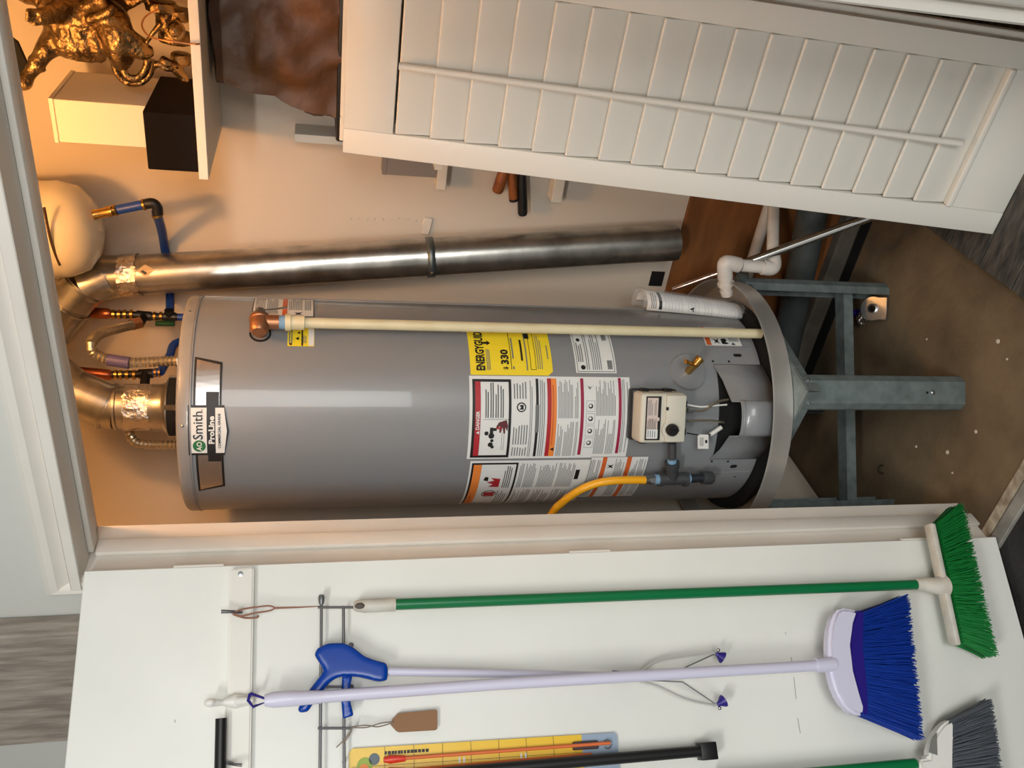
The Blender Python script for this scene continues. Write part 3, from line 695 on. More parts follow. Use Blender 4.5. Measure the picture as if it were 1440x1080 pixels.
# top frame with pointed corner gussets
tf = MB(); k_ = 0
cor = [LEG[0], LEG[1], LEG[3], LEG[2]]
tp = [c + (c - SC).normalized() * 0.010 for c in cor]
tf.prism([p + UP * (ST - 0.004) for p in tp], UP * 0.004, galv_stand)
tf.build('top_plate', stand, 20)
for i in range(4):
    a, b = tp[i], tp[(i + 1) % 4]; d = (b - a).normalized(); nn = V(d.y, -d.x, 0)
    if nn.dot(a - SC) < 0: nn = -nn
    g = MB(); p = a + nn * 0.002; q = b + nn * 0.002
    g.prism([p + UP * ST, p + UP * (ST - 0.034), p + d * 0.05 + UP * (ST - 0.022), q - d * 0.05 + UP * (ST - 0.022), q + UP * (ST - 0.034), q + UP * ST], nn * 0.002, galv_stand)
    so = g.build('side_skirt', stand, 20)
    for e_ in (p + d * 0.035, q - d * 0.035):
        MB().lathe([(0.006, 0), (0.006, 0.002), (0.003, 0.0045), (0, 0.0045)], steel, e_ + nn * 0.002 + UP * (ST - 0.014), nn, 14).build('bolt', so)

# ------------------------------------------------------------------ flue, ducts, water lines above the heater
def corrugated(mb, pts, r, m, pitch=0.010, n=14, k=10):
    P, R = catmull([Vector(p) for p in pts], [r] * len(pts), k)
    out = [P[0]]; acc = 0
    for i in range(1, len(P)):
        seg = (P[i] - P[i - 1]).length; t = pitch / 2 - acc
        while t <= seg: out.append(P[i - 1] + (P[i] - P[i - 1]) * (t / seg)); t += pitch / 2
        acc = (acc + seg) % (pitch / 2)
    return mb.tube(out, [r * (1.0 if i % 2 else 0.80) for i in range(len(out))], m, 22)
flue = thing('flue_pipe', (HX, HY, HZ1), 'galvanised flue pipe with foil tape rising from the heater top', 'flue pipe')
fx, fy = -1.325, 1.822
fr = 0.052
hood = MB().lathe([(0.0, 1.884), (0.064, 1.884), (0.070, 1.890), (0.070, 1.928), (0.0, 1.930)], blackhole, (fx, fy, 0), n=32)
hood.build('hood_opening', flue, 40)
for a in (-0.95, 0.62, 2.19, 3.76): MB().box((fx + 0.071 * math.cos(a), fy + 0.071 * math.sin(a), 1.909), (0.010, 0.010, 0.046), duct_metal).build('hood_leg', flue)
MB().lathe([(0.071, 1.928), (0.072, 1.931), (0.062, 1.936), (0.0575, 1.944), (0.0565, 1.972), (0.050, 1.973)], duct_metal, (fx, fy, 0), n=40).build('draft_hood', flue, 35)
ft_ = MB(); prof = []; vs_ = []; n = 40; rows = 7
for i in range(rows):
    z = 1.966 + 0.062 * i / (rows - 1)
    for j_ in range(n):
        a = 2 * math.pi * j_ / n; r_ = fr + 0.003 + random.uniform(0, 0.003); jj = random.uniform(-0.004, 0.004) if i in (0, rows - 1) else 0
        vs_.append(V(fx + r_ * math.cos(a), fy + r_ * math.sin(a), z + jj))
ft_.add(vs_, [[i * n + j_, i * n + (j_ + 1) % n, (i + 1) * n + (j_ + 1) % n, (i + 1) * n + j_] for i in range(rows - 1) for j_ in range(n)], foil)
ft_.build('foil_tape', flue, 15, label='crumpled foil tape')
MB().lathe([(fr, 1.96), (fr, 2.044), (fr + 0.003, 2.046), (fr + 0.003, 2.052), (fr, 2.054)], duct_metal, (fx, fy, 0), n=36).build('pipe_section', flue)
# adjustable elbow leaning towards the wall at the right
e0 = V(fx, fy, 2.050); e1 = V(fx + 0.003, fy + 0.002, 2.072); e2 = V(fx + 0.030, fy + 0.016, 2.145); e3 = V(fx + 0.075, fy + 0.06, 2.215)
for a, b, r_ in ((e0, e1, fr + 0.002), (e1 - (e2 - e1) * 0.1, e2, fr + 0.004), (e2 - (e3 - e2) * 0.2, e3, fr + 0.002)):
    MB().tube([a, b], r_, duct_metal, 32).build('elbow_gore', flue, 40)
for a, b, r_ in ((e1, (e2 - e1), fr + 0.007), (e2, (e2 - e1), fr + 0.0065)):
    d = b.normalized(); MB().tube([a - d * 0.003, a + d * 0.003], r_, duct_metal, 32).build('elbow_bead', flue, 40)
MB().tube([e3 - (e3 - e2) * 0.1, V(-1.20, 2.01, 2.33), V(-1.18, 2.03, CEIL - 0.002)], fr, duct_metal, 32, smooth=6).build('pipe_section', flue, 40)

# combustion-air duct hanging down the back wall
duct = thing('air_duct', at(950, 341, 1, 2.1), 'long straight galvanised duct strapped to the back wall beside the heater', 'duct')
dt = at(168, 388, 1, 2.115); db = at(950, 341, 1, 2.125); dr = 0.0515
ddir = (dt - db).normalized()
MB().tube([db, dt], dr, duct_metal, 40, caps=False).build('duct_pipe', duct, 40)
MB().tube([db + ddir * 0.01, db + ddir * 0.012], dr - 0.002, blackhole, 32).build('duct_inside', duct, 40)
sx_ = MB(); nrm = ddir.orthogonal().normalized(); sd = ddir.cross(nrm); sdv = V(0.25, -1, 0.15).normalized()
# crumpled foil at the joint
ft_ = MB(); vs_ = []; rows = 6
for i in range(rows):
    c_ = dt - ddir * (0.005 + 0.045 * i / (rows - 1))
    for j_ in range(n):
        a = 2 * math.pi * j_ / n; r_ = dr + 0.0015 + random.uniform(0, 0.0022)
        vs_.append(c_ + (nrm * math.cos(a) + sd * math.sin(a)) * r_ + ddir * random.uniform(-0.004, 0.004))
ft_.add(vs_, [[i * n + j_, i * n + (j_ + 1) % n, (i + 1) * n + (j_ + 1) % n, (i + 1) * n + j_] for i in range(rows - 1) for j_ in range(n)], foil)
ft_.build('foil_tape', duct, 15)
# price sticker on the duct
def onduct(s__, a, off):
    f0 = V(-db.x * 0 + 0.35, -1, 0); f0 = (f0 - ddir * f0.dot(ddir)).normalized(); g0_ = ddir.cross(f0)
    return dt - ddir * s__ + (f0 * math.cos(a) + g0_ * math.sin(a)) * (dr + off)
st = Sheet(lambda a, b, o: onduct(b, a / dr, o), 1)
cs = (0.016, 0.075)
st.poly([(cs[0], cs[1] - 0.022), (cs[0] + 0.016, cs[1]), (cs[0], cs[1] + 0.022), (cs[0] - 0.016, cs[1])], mat('sticker', (206, 176, 132), 0.5), 1)
st.poly([(cs[0] - 0.010, cs[1] - 0.002), (cs[0] - 0.002, cs[1] - 0.012), (cs[0] + 0.002, cs[1] - 0.006), (cs[0] - 0.006, cs[1] + 0.004)], ink, 2)
st.build('sticker', duct, 0)
# elbow at the top turning left towards the flue
q = [dt - ddir * 0.004, dt + ddir * 0.03, at(118, 402, 1, 2.10), at(96, 428, 1, 2.09), at(70, 462, 1, 2.08)]
for i in range(4):
    a, b = q[i], q[i + 1]; MB().tube([a - (b - a) * 0.12, b + (b - a) * 0.06], dr + 0.002 + 0.0012 * (i % 2), duct_metal, 32).build('elbow_gore', duct, 40)
    if i: d = (b - a).normalized(); MB().tube([a - d * 0.003, a + d * 0.003], dr + 0.0065, duct_metal, 32).build('elbow_bead', duct, 40)
MB().tube([q[4] - (q[4] - q[3]) * 0.1, q[4] + V(-0.012, 0.015, 0.035), V(q[4].x - 0.02, 2.11, CEIL - 0.002)], dr + 0.001, duct_metal, 32, smooth=6).build('pipe_section', duct, 40)
# hanger strap
sp = at(605, 360, 1, 2.11); tt = ((db - sp).dot(ddir)); sc_ = db - ddir * tt
strap = MB(); vs_ = []; rr = dr + 0.0025; nn_ = 26; f0 = V(0, -1, 0); f0 = (f0 - ddir * f0.dot(ddir)).normalized(); g0_ = ddir.cross(f0)
for i in range(nn_ + 1):
    a = math.radians(-110 + 220 * i / nn_); c_ = sc_ + (f0 * math.cos(a) + g0_ * math.sin(a)) * rr; vs_ += [c_ - ddir * 0.010, c_ + ddir * 0.010]
tails = []
strap.add(vs_, [[2 * i, 2 * i + 2, 2 * i + 3, 2 * i + 1] for i in range(nn_)], galv)
so = strap.build('hanger_strap', duct, 40); md = so.modifiers.new('t', 'SOLIDIFY'); md.thickness = 0.0012; md.offset = 1
tab = at(600, 318, 1, YB - 0.006)
MB().box(tab, (0.05, 0.006, 0.024), mat('plaster_white', (214, 204, 190), 0.8, bump=(80, 0.3)), Matrix.Rotation(0.15, 3, 'Y'), 0.002).build('strap_tab', duct)
MB().lathe([(0.005, 0), (0.004, 0.003), (0, 0.004)], steel, sc_ + (f0 * 0.9 + g0_ * -0.4).normalized() * (rr + 0.001), (f0 * 0.9 + g0_ * -0.4), 10).build('screw', duct)
# bits of old plaster along the wall beside the strap: a row of small chips
for i in range(9):
    p = at(492 + i * 11.5 + random.uniform(-3, 3), 309 + random.uniform(-2, 2), 1, YB - 0.0015)
    MB().ell(p, (random.uniform(0.002, 0.005), 0.0018, random.uniform(0.002, 0.004)), MATS['plaster_white'], sub=1).build('plaster_chip', duct, 60)

# expansion tank hung beside the duct
et = thing('expansion_tank', at(110, 318, 1, 2.04), 'cream expansion tank high on the back wall next to the duct elbow', 'expansion tank')
tc_ = V(-0.955, 2.035, 2.078); tax = V(-0.10, -0.02, 1).normalized()
TR = 0.112
MB().lathe([(0.0, 0.0), (0.03, 0.002), (0.066, 0.014), (0.098, 0.040), (TR, 0.082), (TR, 0.12), (TR + 0.002, 0.122), (TR + 0.002, 0.130), (TR, 0.132), (TR, 0.20), (0.098, 0.245), (0.05, 0.275), (0, 0.28)], tank_paint, tc_, tax, n=56).build('tank_shell', et, 50)
nip = at(150, 299, 1, 2.02)
tk0 = tc_ + V(0.02, -0.02, 0.0)
blu_top = at(160, 297, 1, 2.015)
MB().tube([tc_ + tax * 0.01 + V(0.045, -0.03, 0), at(146, 299, 1, 2.012), at(158, 297, 1, 2.012)], 0.0115, brass, 14).build('nipple', et)
hg = MB(); hg.tube([at(62, 292, 1, 1.925), at(72, 340, 1, 1.92), at(84, 372, 1, 1.93)], [0.005] * 3, mat('dark_band', (96, 70, 48), 0.5, 0.5), 8, smooth=4, flat=0.6); hg.build('hanger_band', et)

# blue pipe from the tank to the cold water line
bl = thing('blue_water_pipe', at(228, 350, 1, 2.04), 'blue plastic water pipe bent from the expansion tank to the cold line', 'pipe')
Yb = 2.03
b0 = at(156, 297, 1, Yb); b1 = at(204, 287, 1, Yb); b2 = at(218, 294, 1, Yb); b3 = at(231, 345, 1, 2.172); b4 = at(236, 375, 1, 2.187); b5 = at(239, 412, 1, 2.182); b6 = at(239, 437, 1, 2.112)
MB().tube([at(165, 295, 1, Yb), at(200, 288, 1, Yb)], 0.0112, pex_blue, 16).build('pipe_run', bl)
MB().tube([at(220, 298, 1, Yb), at(227, 322, 1, Yb + 0.08), b3, b4, b5, b6], 0.0112, pex_blue, 16, smooth=6).build('pipe_run', bl)
el = MB(); el.tube([at(205, 287, 1, Yb), at(215, 286, 1, Yb), at(221, 292, 1, Yb), at(222, 301, 1, Yb)], 0.0125, black, 14, smooth=4); el.build('elbow', bl)
for x0, y0, x1, y1 in ((160, 296, 164, 295), (150, 298, 156, 297), (201, 288, 204, 287.5), (221, 301, 222, 304)):
    MB().tube([at(x0, y0, 1, Yb), at(x1, y1, 1, Yb)], 0.0135, brass, 16).build('crimp_ring', bl)

# cold line: copper stub, rings, tee and valve
cl = thing('cold_water_line', at(250, 450, 1, 2.1), 'upright copper and black fitting water line behind the duct', 'pipe')
Yc = 2.10
def seg(parent, name, p, q, r_, m, n=16): return MB().tube([p, q], r_, m, n).build(name, parent)
top = at(112, 440, 1, Yc)
top = at(100, 440, 1, 2.178); MB().tube([V(top.x, top.y, CEIL), top, at(114, 440, 1, 2.165), at(126, 440, 1, 2.13)], 0.009, copper, 14, smooth=4).build('copper_pipe', cl)
MB().tube([at(116, 440, 1, 2.155), at(130, 440, 1, 2.118), at(150, 441, 1, Yc), at(156, 441, 1, Yc)], [0.011, 0.015, 0.014, 0.010], copper, 16, smooth=4).build('copper_reducer', cl)
for i, x in enumerate((158, 166, 174, 183)): seg(cl, 'crimp_ring', at(x, 442, 1, Yc), at(x + 4, 442, 1, Yc), 0.0125, brass)
seg(cl, 'fitting', at(155, 442, 1, Yc), at(192, 443, 1, Yc), 0.0098, black)
tb = MB(); tb.tube([at(192, 443, 1, Yc), at(213, 445, 1, Yc)], 0.0125, black, 14); tb.tube([at(203, 444, 1, Yc), at(196, 456, 1, Yc - 0.04)], 0.0115, black, 14); tb.build('tee', cl)
for x in (216, 225): seg(cl, 'crimp_ring', at(x, 445, 1, Yc), at(x + 3.5, 445, 1, Yc), 0.0125, brass)
tb = MB(); tb.tube([at(213, 445, 1, Yc), at(250, 446, 1, Yc)], 0.0098, black, 14); tb.tube([at(231, 445, 1, Yc), at(247, 446, 1, Yc)], 0.0125, black, 14); tb.tube([at(238, 446, 1, Yc), at(238, 436, 1, Yc)], 0.012, black, 14); tb.build('tee', cl)
MB().box(at(232, 455, 1, Yc - 0.03), (0.012, 0.012, 0.048), mat('valve_green', (22, 66, 34), 0.5), None, 0.003, 2).build('valve_handle', cl)
low = at(250, 446, 1, Yc); seg(cl, 'drop_pipe', low, V(low.x, low.y, 1.60), 0.0095, pex_blue)
MB().box((low.x, (low.y + YB) / 2, 1.70), (0.02, YB - low.y - 0.001, 0.015), galv).build('bracket', cl)
# cold flexible connector
cf = thing('flexible_connector', at(240, 510, 1, 1.82), 'corrugated steel connector with purple tape looping to the cold line', 'connector', 'flexible connectors')
fp = [V(-1.205, 1.845, 1.884), V(-1.205, 1.845, 1.92), at(185, 510, 1, 1.845), at(158, 507, 1, 1.85), at(133, 497, 1, 1.86), at(128, 483, 1, 1.87), at(140, 470, 1, 1.93), at(165, 462, 1, 1.99), at(190, 456, 1, Yc - 0.045)]
corrugated(MB(), fp, 0.0128, flex_metal).build('hose', cf, 22)
seg(cf, 'nut', V(-1.205, 1.845, 1.880), V(-1.205, 1.845, 1.906), 0.017, flex_metal, 6)
seg(cf, 'tape_wrap', at(182, 510.5, 1, 1.845), at(152, 506, 1, 1.851), 0.0145, tape_purple)
seg(cf, 'end_nut', at(184, 457, 1, Yc - 0.055), at(198, 453, 1, Yc - 0.04), 0.016, bronze_valve, 6)
# hot line
hl = thing('hot_water_line', at(245, 522, 1, 1.98), 'upright copper and blue water line behind the flue pipe', 'pipe')
Yh = 1.985
t2 = at(90, 522, 1, Yh); seg(hl, 'copper_pipe', V(t2.x, t2.y, CEIL), at(104, 523, 1, Yh), 0.009, copper)
MB().tube([at(102, 523, 1, Yh), at(115, 524, 1, Yh), at(150, 527, 1, Yh), at(158, 527, 1, Yh)], [0.011, 0.015, 0.0145, 0.010], copper, 16, smooth=4).build('copper_reducer', hl)
seg(hl, 'fitting', at(157, 527, 1, Yh), at(196, 526, 1, Yh), 0.0098, black)
for x in (161, 168, 177, 187): seg(hl, 'crimp_ring', at(x, 527, 1, Yh), at(x + 4, 527, 1, Yh), 0.0125, brass)
tb = MB(); tb.tube([at(195, 526, 1, Yh), at(215, 525, 1, Yh)], 0.0125, black, 14); tb.tube([at(205, 525, 1, Yh), at(203, 545, 1, Yh - 0.05)], 0.0118, black, 14); tb.build('tee', hl)
for x in (217, 223): seg(hl, 'crimp_ring', at(x, 524, 1, Yh), at(x + 3, 524, 1, Yh), 0.0125, brass)
lo_ = at(226, 523, 1, Yh); seg(hl, 'drop_pipe', at(214, 525, 1, Yh), lo_, 0.011, pex_blue); MB().tube([lo_, V(lo_.x, 2.06, lo_.z - 0.012), V(lo_.x, 2.135, lo_.z - 0.03), V(lo_.x, 2.155, 1.80), V(lo_.x, 2.155, 1.60)], 0.011, pex_blue, 14, smooth=5).build('drop_pipe', hl)
MB().box((lo_.x, 2.178, 1.66), (0.03, 0.042, 0.02), galv).build('bracket', hl)
# hot flexible connector
hf = thing('flexible_connector', at(245, 625, 1, 1.80), 'corrugated steel connector bending behind the foil-taped flue pipe', 'connector', 'flexible connectors')
fp = [V(-1.420, 1.795, 1.884), V(-1.420, 1.795, 1.93), at(196, 624, 1, 1.80), at(184, 612, 1, 1.82), at(180, 600, 1, 1.85), at(186, 570, 1, 1.93), at(202, 546, 1, Yh - 0.052)]
corrugated(MB(), fp, 0.0118, flex_metal).build('hose', hf, 22)
seg(hf, 'nut', V(-1.420, 1.795, 1.880), V(-1.420, 1.795, 1.906), 0.016, flex_metal, 6)

# ------------------------------------------------------------------ lower right: plywood, pipes, rod
MB().span((XL + 0.36, YB - 0.014, 0.056), (RWX - 0.01, YB - 0.001, 0.546), plywood, 0.001).build('plywood_panel', None, 0, label='brown plywood panel along the foot of the back wall', cat='plywood')
hb_ = at(925, 391, 1, YB - 0.001)
ob_ = MB(); ob_.span((hb_.x - 0.026, YB - 0.003, hb_.z - 0.018), (hb_.x + 0.022, YB - 0.0005, hb_.z + 0.024), blackhole)
ob_.build('outlet_opening', None, 0, label='small black rectangular hole in the wall above the plywood', cat='wall opening')
# grey pipe lying along the plywood
gd = at(1142, 300, 1, 2.11); gd2 = at(1108, 475, 1, 2.11)
MB().tube([gd - (gd2 - gd) * 1.4, gd2 + (gd2 - gd) * 0.6], 0.043, mat('grey_pipe', (84, 90, 90), 0.55, 0.2, vary=(8, (64, 70, 70))), 28).build('grey_pipe', None, 40, label='thick dark grey pipe running low along the plywood', cat='pipe')
# PVC drain from the pan
pd = thing('pan_drain_pipe', at(1085, 375, 1, 1.95), 'white plastic drain pipe with two elbows leaving the aluminium pan', 'drain pipe')
Yp = 1.925
a0_ = at(1022, 414, 1, Yp); a1_ = at(1020, 392, 1, Yp); a2_ = at(1019, 371, 1, Yp); a3_ = at(1086, 377, 1, Yp); a4_ = at(1090, 350, 1, Yp + 0.03); a5_ = at(1088, 285, 1, Yp + 0.155); a6_ = V(-0.30, 2.09, a5_.z + 0.02)
ad = MB(); d = (a1_ - a0_).normalized(); ad.tube([a0_, a0_ + d * 0.030], 0.0165, pvc, 18); ad.tube([a0_ + d * 0.010, a0_ + d * 0.013], 0.018, pvc, 18); ad.tube([a0_ + d * 0.030, a1_ + d * 0.01], 0.0185, pvc, 18)
ado = ad.build('adapter', pd, 40); MB().lathe([(0.012, 0), (0.0, 0.0)], mat('pvc_inside', (120, 114, 108), 0.7), a0_ - d * 0.0006, d, 16).build('bore', ado)
MB().tube([a0_ + d * 0.032, a0_ + d * 0.038], 0.0225, pvc, 20).build('flange', pd, 40)
el = MB(); el.tube([a1_ + d * 0.004, a2_ - d * 0.004, a2_ + (a3_ - a2_).normalized() * 0.010 + d * 0.004, a2_ + (a3_ - a2_).normalized() * 0.042], 0.0205, pvc, 20, smooth=5); el.build('elbow', pd, 40)
MB().tube([a2_ + (a3_ - a2_).normalized() * 0.03, a3_], 0.0165, pvc, 18).build('pipe', pd, 40)
el = MB(); dd_ = (a3_ - a2_).normalized(); el.tube([a3_ - dd_ * 0.030, a3_ - dd_ * 0.004, a3_ + (a5_ - a3_).normalized() * 0.012 + dd_ * 0.004, a3_ + (a5_ - a3_).normalized() * 0.038], 0.0205, pvc, 20, smooth=5); el.build('elbow', pd, 40)
MB().tube([a3_ + (a5_ - a3_).normalized() * 0.02, a5_, a6_], 0.0165, pvc, 18).build('pipe', pd, 40)
for p, dv_ in ((a2_ + dd_ * 0.043, dd_), (a3_ - dd_ * 0.030, dd_)): MB().tube([p, p + dv_ * 0.003], 0.0178, mat('pvc_primer', (60, 44, 70), 0.6), 18).build('primer_band', pd, 40)
# second PVC pipe on the wall
c0 = at(1048, 396, 1, 2.165); c1 = at(1082, 288, 1, 2.165)
MB().tube([c0 - (c1 - c0) * 0.25, c1 + (c1 - c0) * 1.8], 0.0165, pvc, 18).build('pvc_pipe', None, 40, label='straight white plastic pipe fixed low across the plywood', cat='pipe')
# telescopic closet rod leaning in the corner
rod = thing('closet_rod', V(-0.72, 1.85, 0.012), 'thin metal telescopic rod leaning between the plywood and the floor', 'rod')
ra = at(1205, 312, 1, 1.87); r1 = at(1012, 383, 1, 1.968); rd_ = (ra - r1).normalized(); r0 = r1 + rd_ * ((0.026 - r1.z) / rd_.z)
MB().tube([r0, r1], 0.0115, chrome, 20).build('outer_tube', rod, 40)
MB().tube([r1, at(946, 407, 1, 2.005)], 0.0066, mat('coppery_chrome', (210, 176, 160), 0.2, 0.95), 16).build('inner_tube', rod, 40)
# shut-off fitting lying on the floor
fv = thing('metal_fitting', at(1228, 435, 2, 0.0), 'loose shiny metal bracket with a hole lying on the concrete', 'fitting')
fc = at(1228, 434, 2, 0.032)
rot = basis((0.857, 0.514, 0.0), (-0.416, 0.694, 0.583))
ring = MB(); R_ = rot.transposed(); ax = rot @ V(0, 0, 1)
ring.lathe([(0.013, -0.004), (0.034, -0.004), (0.035, 0.0), (0.034, 0.004), (0.013, 0.004), (0.0125, 0.0), (0.013, -0.004)], steel, fc, ax, 30); ring.box(fc - rot @ V(0.0, 0.022, 0), (0.066, 0.034, 0.007), steel, rot, 0.002)
ring.build('plate', fv, 40)
MB().lathe([(0.014, 0.004), (0.014, 0.008), (0.010, 0.009), (0.009, 0.004)], steel, fc, ax, 24).build('collar', fv, 40)
cr = MB(); bm = bmesh.new(); bmesh.ops.create_icosphere(bm, subdivisions=3, radius=0.021)
for q_ in bm.verts: q_.co *= random.uniform(0.75, 1.1); q_.co.z *= 0.7
cr.addbm(bm, foil, None, at(1213, 448, 2, 0.016)); cr.build('crumpled_foil', fv, 10)
MB().box(at(1204, 440, 2, 0.012), (0.02, 0.014, 0.022), navy, Matrix.Rotation(0.6, 3, 'Z'), 0.003).build('blue_clip', fv)
# floor litter
paint_chip = mat('paint_chip', (206, 196, 178), 0.8)
for (x, y, r_, lab_) in ((1403, 480, .006, 'large pale paint chip on the concrete near the dark planks'), (1332, 636, .006, 'large pale paint chip on the concrete beside the front stand leg'),
        (1288, 628, .004, 'small pale paint chip between the cross brace and the large chip'), (1372, 607, .005, 'pale paint chip at the foot of the front stand leg'),
        (1339, 665, .003, 'tiny white paint speck nearest the door frame'), (1303, 477, .003, 'tiny paint speck on the concrete right of the front stand leg'), (1416, 505, .003, 'tiny paint speck nearest the threshold on bare concrete')):
    p = at(x, y, 2, 0.0008); MB().lathe([(r_, -0.0007), (r_ * 0.8, 0.0008), (0, 0.001)], paint_chip, p, UP, 7).build('paint_chip', None, 0, label=lab_, cat='paint chip', group='paint chips on the floor')
dk = mat('dry_leaf', (52, 42, 30), 0.9)
p = at(1240, 660, 2, 0.003); MB().tube([p + V(0.012 * math.cos(a / 3), 0.012 * math.sin(a / 3), 0) for a in range(0, 14)], 0.0022, dk, 6).build('curled_leaf', None, 60, label='small dark curled leaf on the concrete below the stand brace', cat='leaf')
p = at(1200, 310, 2, 0.012); MB().box(p, (0.05, 0.02, 0.024), pex_blue, None, 0.005, 2).build('plastic_piece', None, 40, label='small blue plastic piece on the floor behind the louvred shutter', cat='plastic piece')

# ------------------------------------------------------------------ shutter leaning at the right
SA = V(-0.689, 1.656, 0.0125); ex = V(0.9989, -0.047, 0).normalized(); nh = V(-ex.y, ex.x, 0)
LEAN = math.radians(8.5); ez = nh * math.sin(LEAN) + UP * math.cos(LEAN); ey = ez.cross(ex)   # ey points into the closet
if ey.y < 0: ey = -ey
SW, SH, TH = 0.427, 1.536, 0.028
RS = Matrix((ex, ey, ez)).transposed()
def SP(s, t, o=0.0): return SA + ex * s + ez * t + ey * o
shut = thing('louvred_shutter', SP(SW / 2, 0, TH), 'white louvred shutter panel with tilt bar leaning in the closet', 'shutter')
def sbox(name, s0, s1, t0, t1, o0, o1, bev=0.002, seg=2, R=None, m=shutter_paint, parent=shut):
    return MB().box(SP((s0 + s1) / 2, (t0 + t1) / 2, (o0 + o1) / 2), (s1 - s0, o1 - o0, t1 - t0), m, R or RS, bev, seg).build(name, parent, 35)
ST_, RB, RT = 0.055, 0.135, 1.430
sbox('stile', 0, ST_, 0, SH, 0, TH); sbox('stile', SW - ST_, SW, 0, SH, 0, TH)
sbox('rail', ST_, SW - ST_, 0, RB, 0.001, TH - 0.001); sbox('rail', ST_, SW - ST_, RT, SH, 0.001, TH - 0.001)
# sill moulding on the bottom rail
sbox('moulding', ST_, SW - ST_, RB - 0.002, RB + 0.012, -0.006, 0.016, 0.004, 3)
NS = 17; pit = (RT - RB - 0.022) / NS
tilt = math.radians(12)
slat_mesh = None
for i in range(NS):
    zc = RB + 0.012 + pit * (i + 0.5)
    R2 = Matrix((ex, (ey * math.cos(tilt) + ez * math.sin(tilt)), (ez * math.cos(tilt) - ey * math.sin(tilt)))).transposed()
    c_ = SP(SW / 2, zc, 0.012)
    if slat_mesh is None:
        o = MB().box(c_, (SW - 2 * ST_ - 0.003, 0.009, pit + 0.012), shutter_paint, R2, 0.0035, 3).build('slat', shut, 40)
        slat_mesh = o; base_o = WL[o].copy(); base_c = c_.copy()
    else:
        o = slat_mesh.copy(); COL.objects.link(o); place(o, base_o + (c_ - base_c), shut)
MB().tube([SP(0.206, 0.185, -0.013), SP(0.206, RT - 0.004, -0.013)], 0.0072, shutter_paint, 12).build('tilt_bar', shut, 40)
# folded second panel behind, joined by hinges on the left edge
rp = MB(); o0, o1 = TH + 0.006, 2 * TH + 0.004; sh_ = 0.012
for (s0, s1, t0, t1) in ((sh_, sh_ + ST_, 0, SH + 0.012), (SW - ST_ + sh_, SW + sh_, 0, SH + 0.012), (ST_ + sh_, SW - ST_ + sh_, 0, RB), (ST_ + sh_, SW - ST_ + sh_, RT, SH + 0.012)):
    rp.box(SP((s0 + s1) / 2, (t0 + t1) / 2, (o0 + o1) / 2), (s1 - s0, o1 - o0, t1 - t0), shutter_paint, RS, 0.002)
rp.build('rear_panel', shut, 35)
for i in range(NS):
    zc = RB + 0.012 + pit * (i + 0.5); o = slat_mesh.copy(); o.name = 'rear_slat'; COL.objects.link(o); place(o, base_o + (SP(SW / 2 + sh_, zc, o0 + 0.012) - base_c), shut)
for xpx in (556, 820):
    c_ = onplane(xpx, 232 if xpx < 700 else 258, SP(0, 0, TH), ey); t_ = (c_ - SA).dot(ez)
    MB().tube([SP(-0.004, t_ - 0.04, TH + 0.002), SP(-0.004, t_ + 0.04, TH + 0.002)], 0.006, shutter_paint, 10).build('hinge', shut, 40)

# ------------------------------------------------------------------ shelves and what is on them
SHZ0, SHZ1 = 1.812, 1.831
shelf = MB().span((-0.750, 1.858, SHZ0), (RWX - 0.001, YB - 0.001, SHZ1), whitebox_m, 0.001).build('wall_shelf', None, 0, label='white shelf board under the bronze statue and the boxes', cat='shelf')
bx = MB().span((-0.740, 1.872, SHZ1 + 0.0005), (-0.616, 2.125, 1.934), blackbox_m, 0.002).build('storage_box', None, 0, label='black box standing on the white shelf below the white box', cat='box')
wb = thing('storage_box', V(-0.67, 2.03, 1.935), 'tall white box standing on the black box', 'box')
MB().span((-0.715, 1.932, 1.9345), (-0.625, 2.136, 2.115), whitebox_m, 0.001).build('carton', wb, 0)
MB().span((-0.717, 1.930, 2.115), (-0.623, 2.138, 2.124), whitebox_m, 0.001).build('lid', wb, 0)
# batten, lower shelves
MB().span((-0.746, 2.12, 1.05), (-0.726, YB - 0.001, 1.638), whitebox_m, 0.001).build('shelf_batten', None, 0, label='upright white wooden batten on the wall beside the brown bag', cat='batten')
MB().span((-0.722, 1.93, 1.30), (RWX - 0.001, YB - 0.001, 1.32), whitebox_m, 0.001).build('wall_shelf', None, 0, label='white shelf behind the shutter holding the brown bag', cat='shelf')
_e = at(613, 267, 1, 2.15); _f = at(627, 267, 1, 2.15)
MB().span((_e.x, 2.15, _f.z), (-0.748, YB - 0.001, _e.z), whitebox_m, 0.002).build('wall_ledge', None, 0, label='short white ledge under the flat grey box', cat='ledge')
_g = at(775, 285, 1, 2.15); _h = at(790, 285, 1, 2.15)
MB().span((_g.x, 2.15, _h.z), (-0.40, YB - 0.001, _g.z), whitebox_m, 0.002).build('wall_ledge', None, 0, label='short white ledge below the tool handles', cat='ledge')
gb = thing('flat_box', V(-0.79, 2.14, 1.29), 'flat grey box standing on the upper white ledge behind the shutter', 'box')
_k = at(612, 250, 1, 2.155); _l = at(537, 250, 1, 2.155)
MB().span((_k.x, 2.155, _e.z + 0.0005), (-0.756, 2.198, _l.z - 0.012), greybox_m, 0.001).build('carton', gb, 0)
MB().span((_k.x - 0.0005, 2.1545, _l.z - 0.012), (-0.7555, 2.1985, _l.z), greybox_m, 0.001).build('lid', gb, 0)
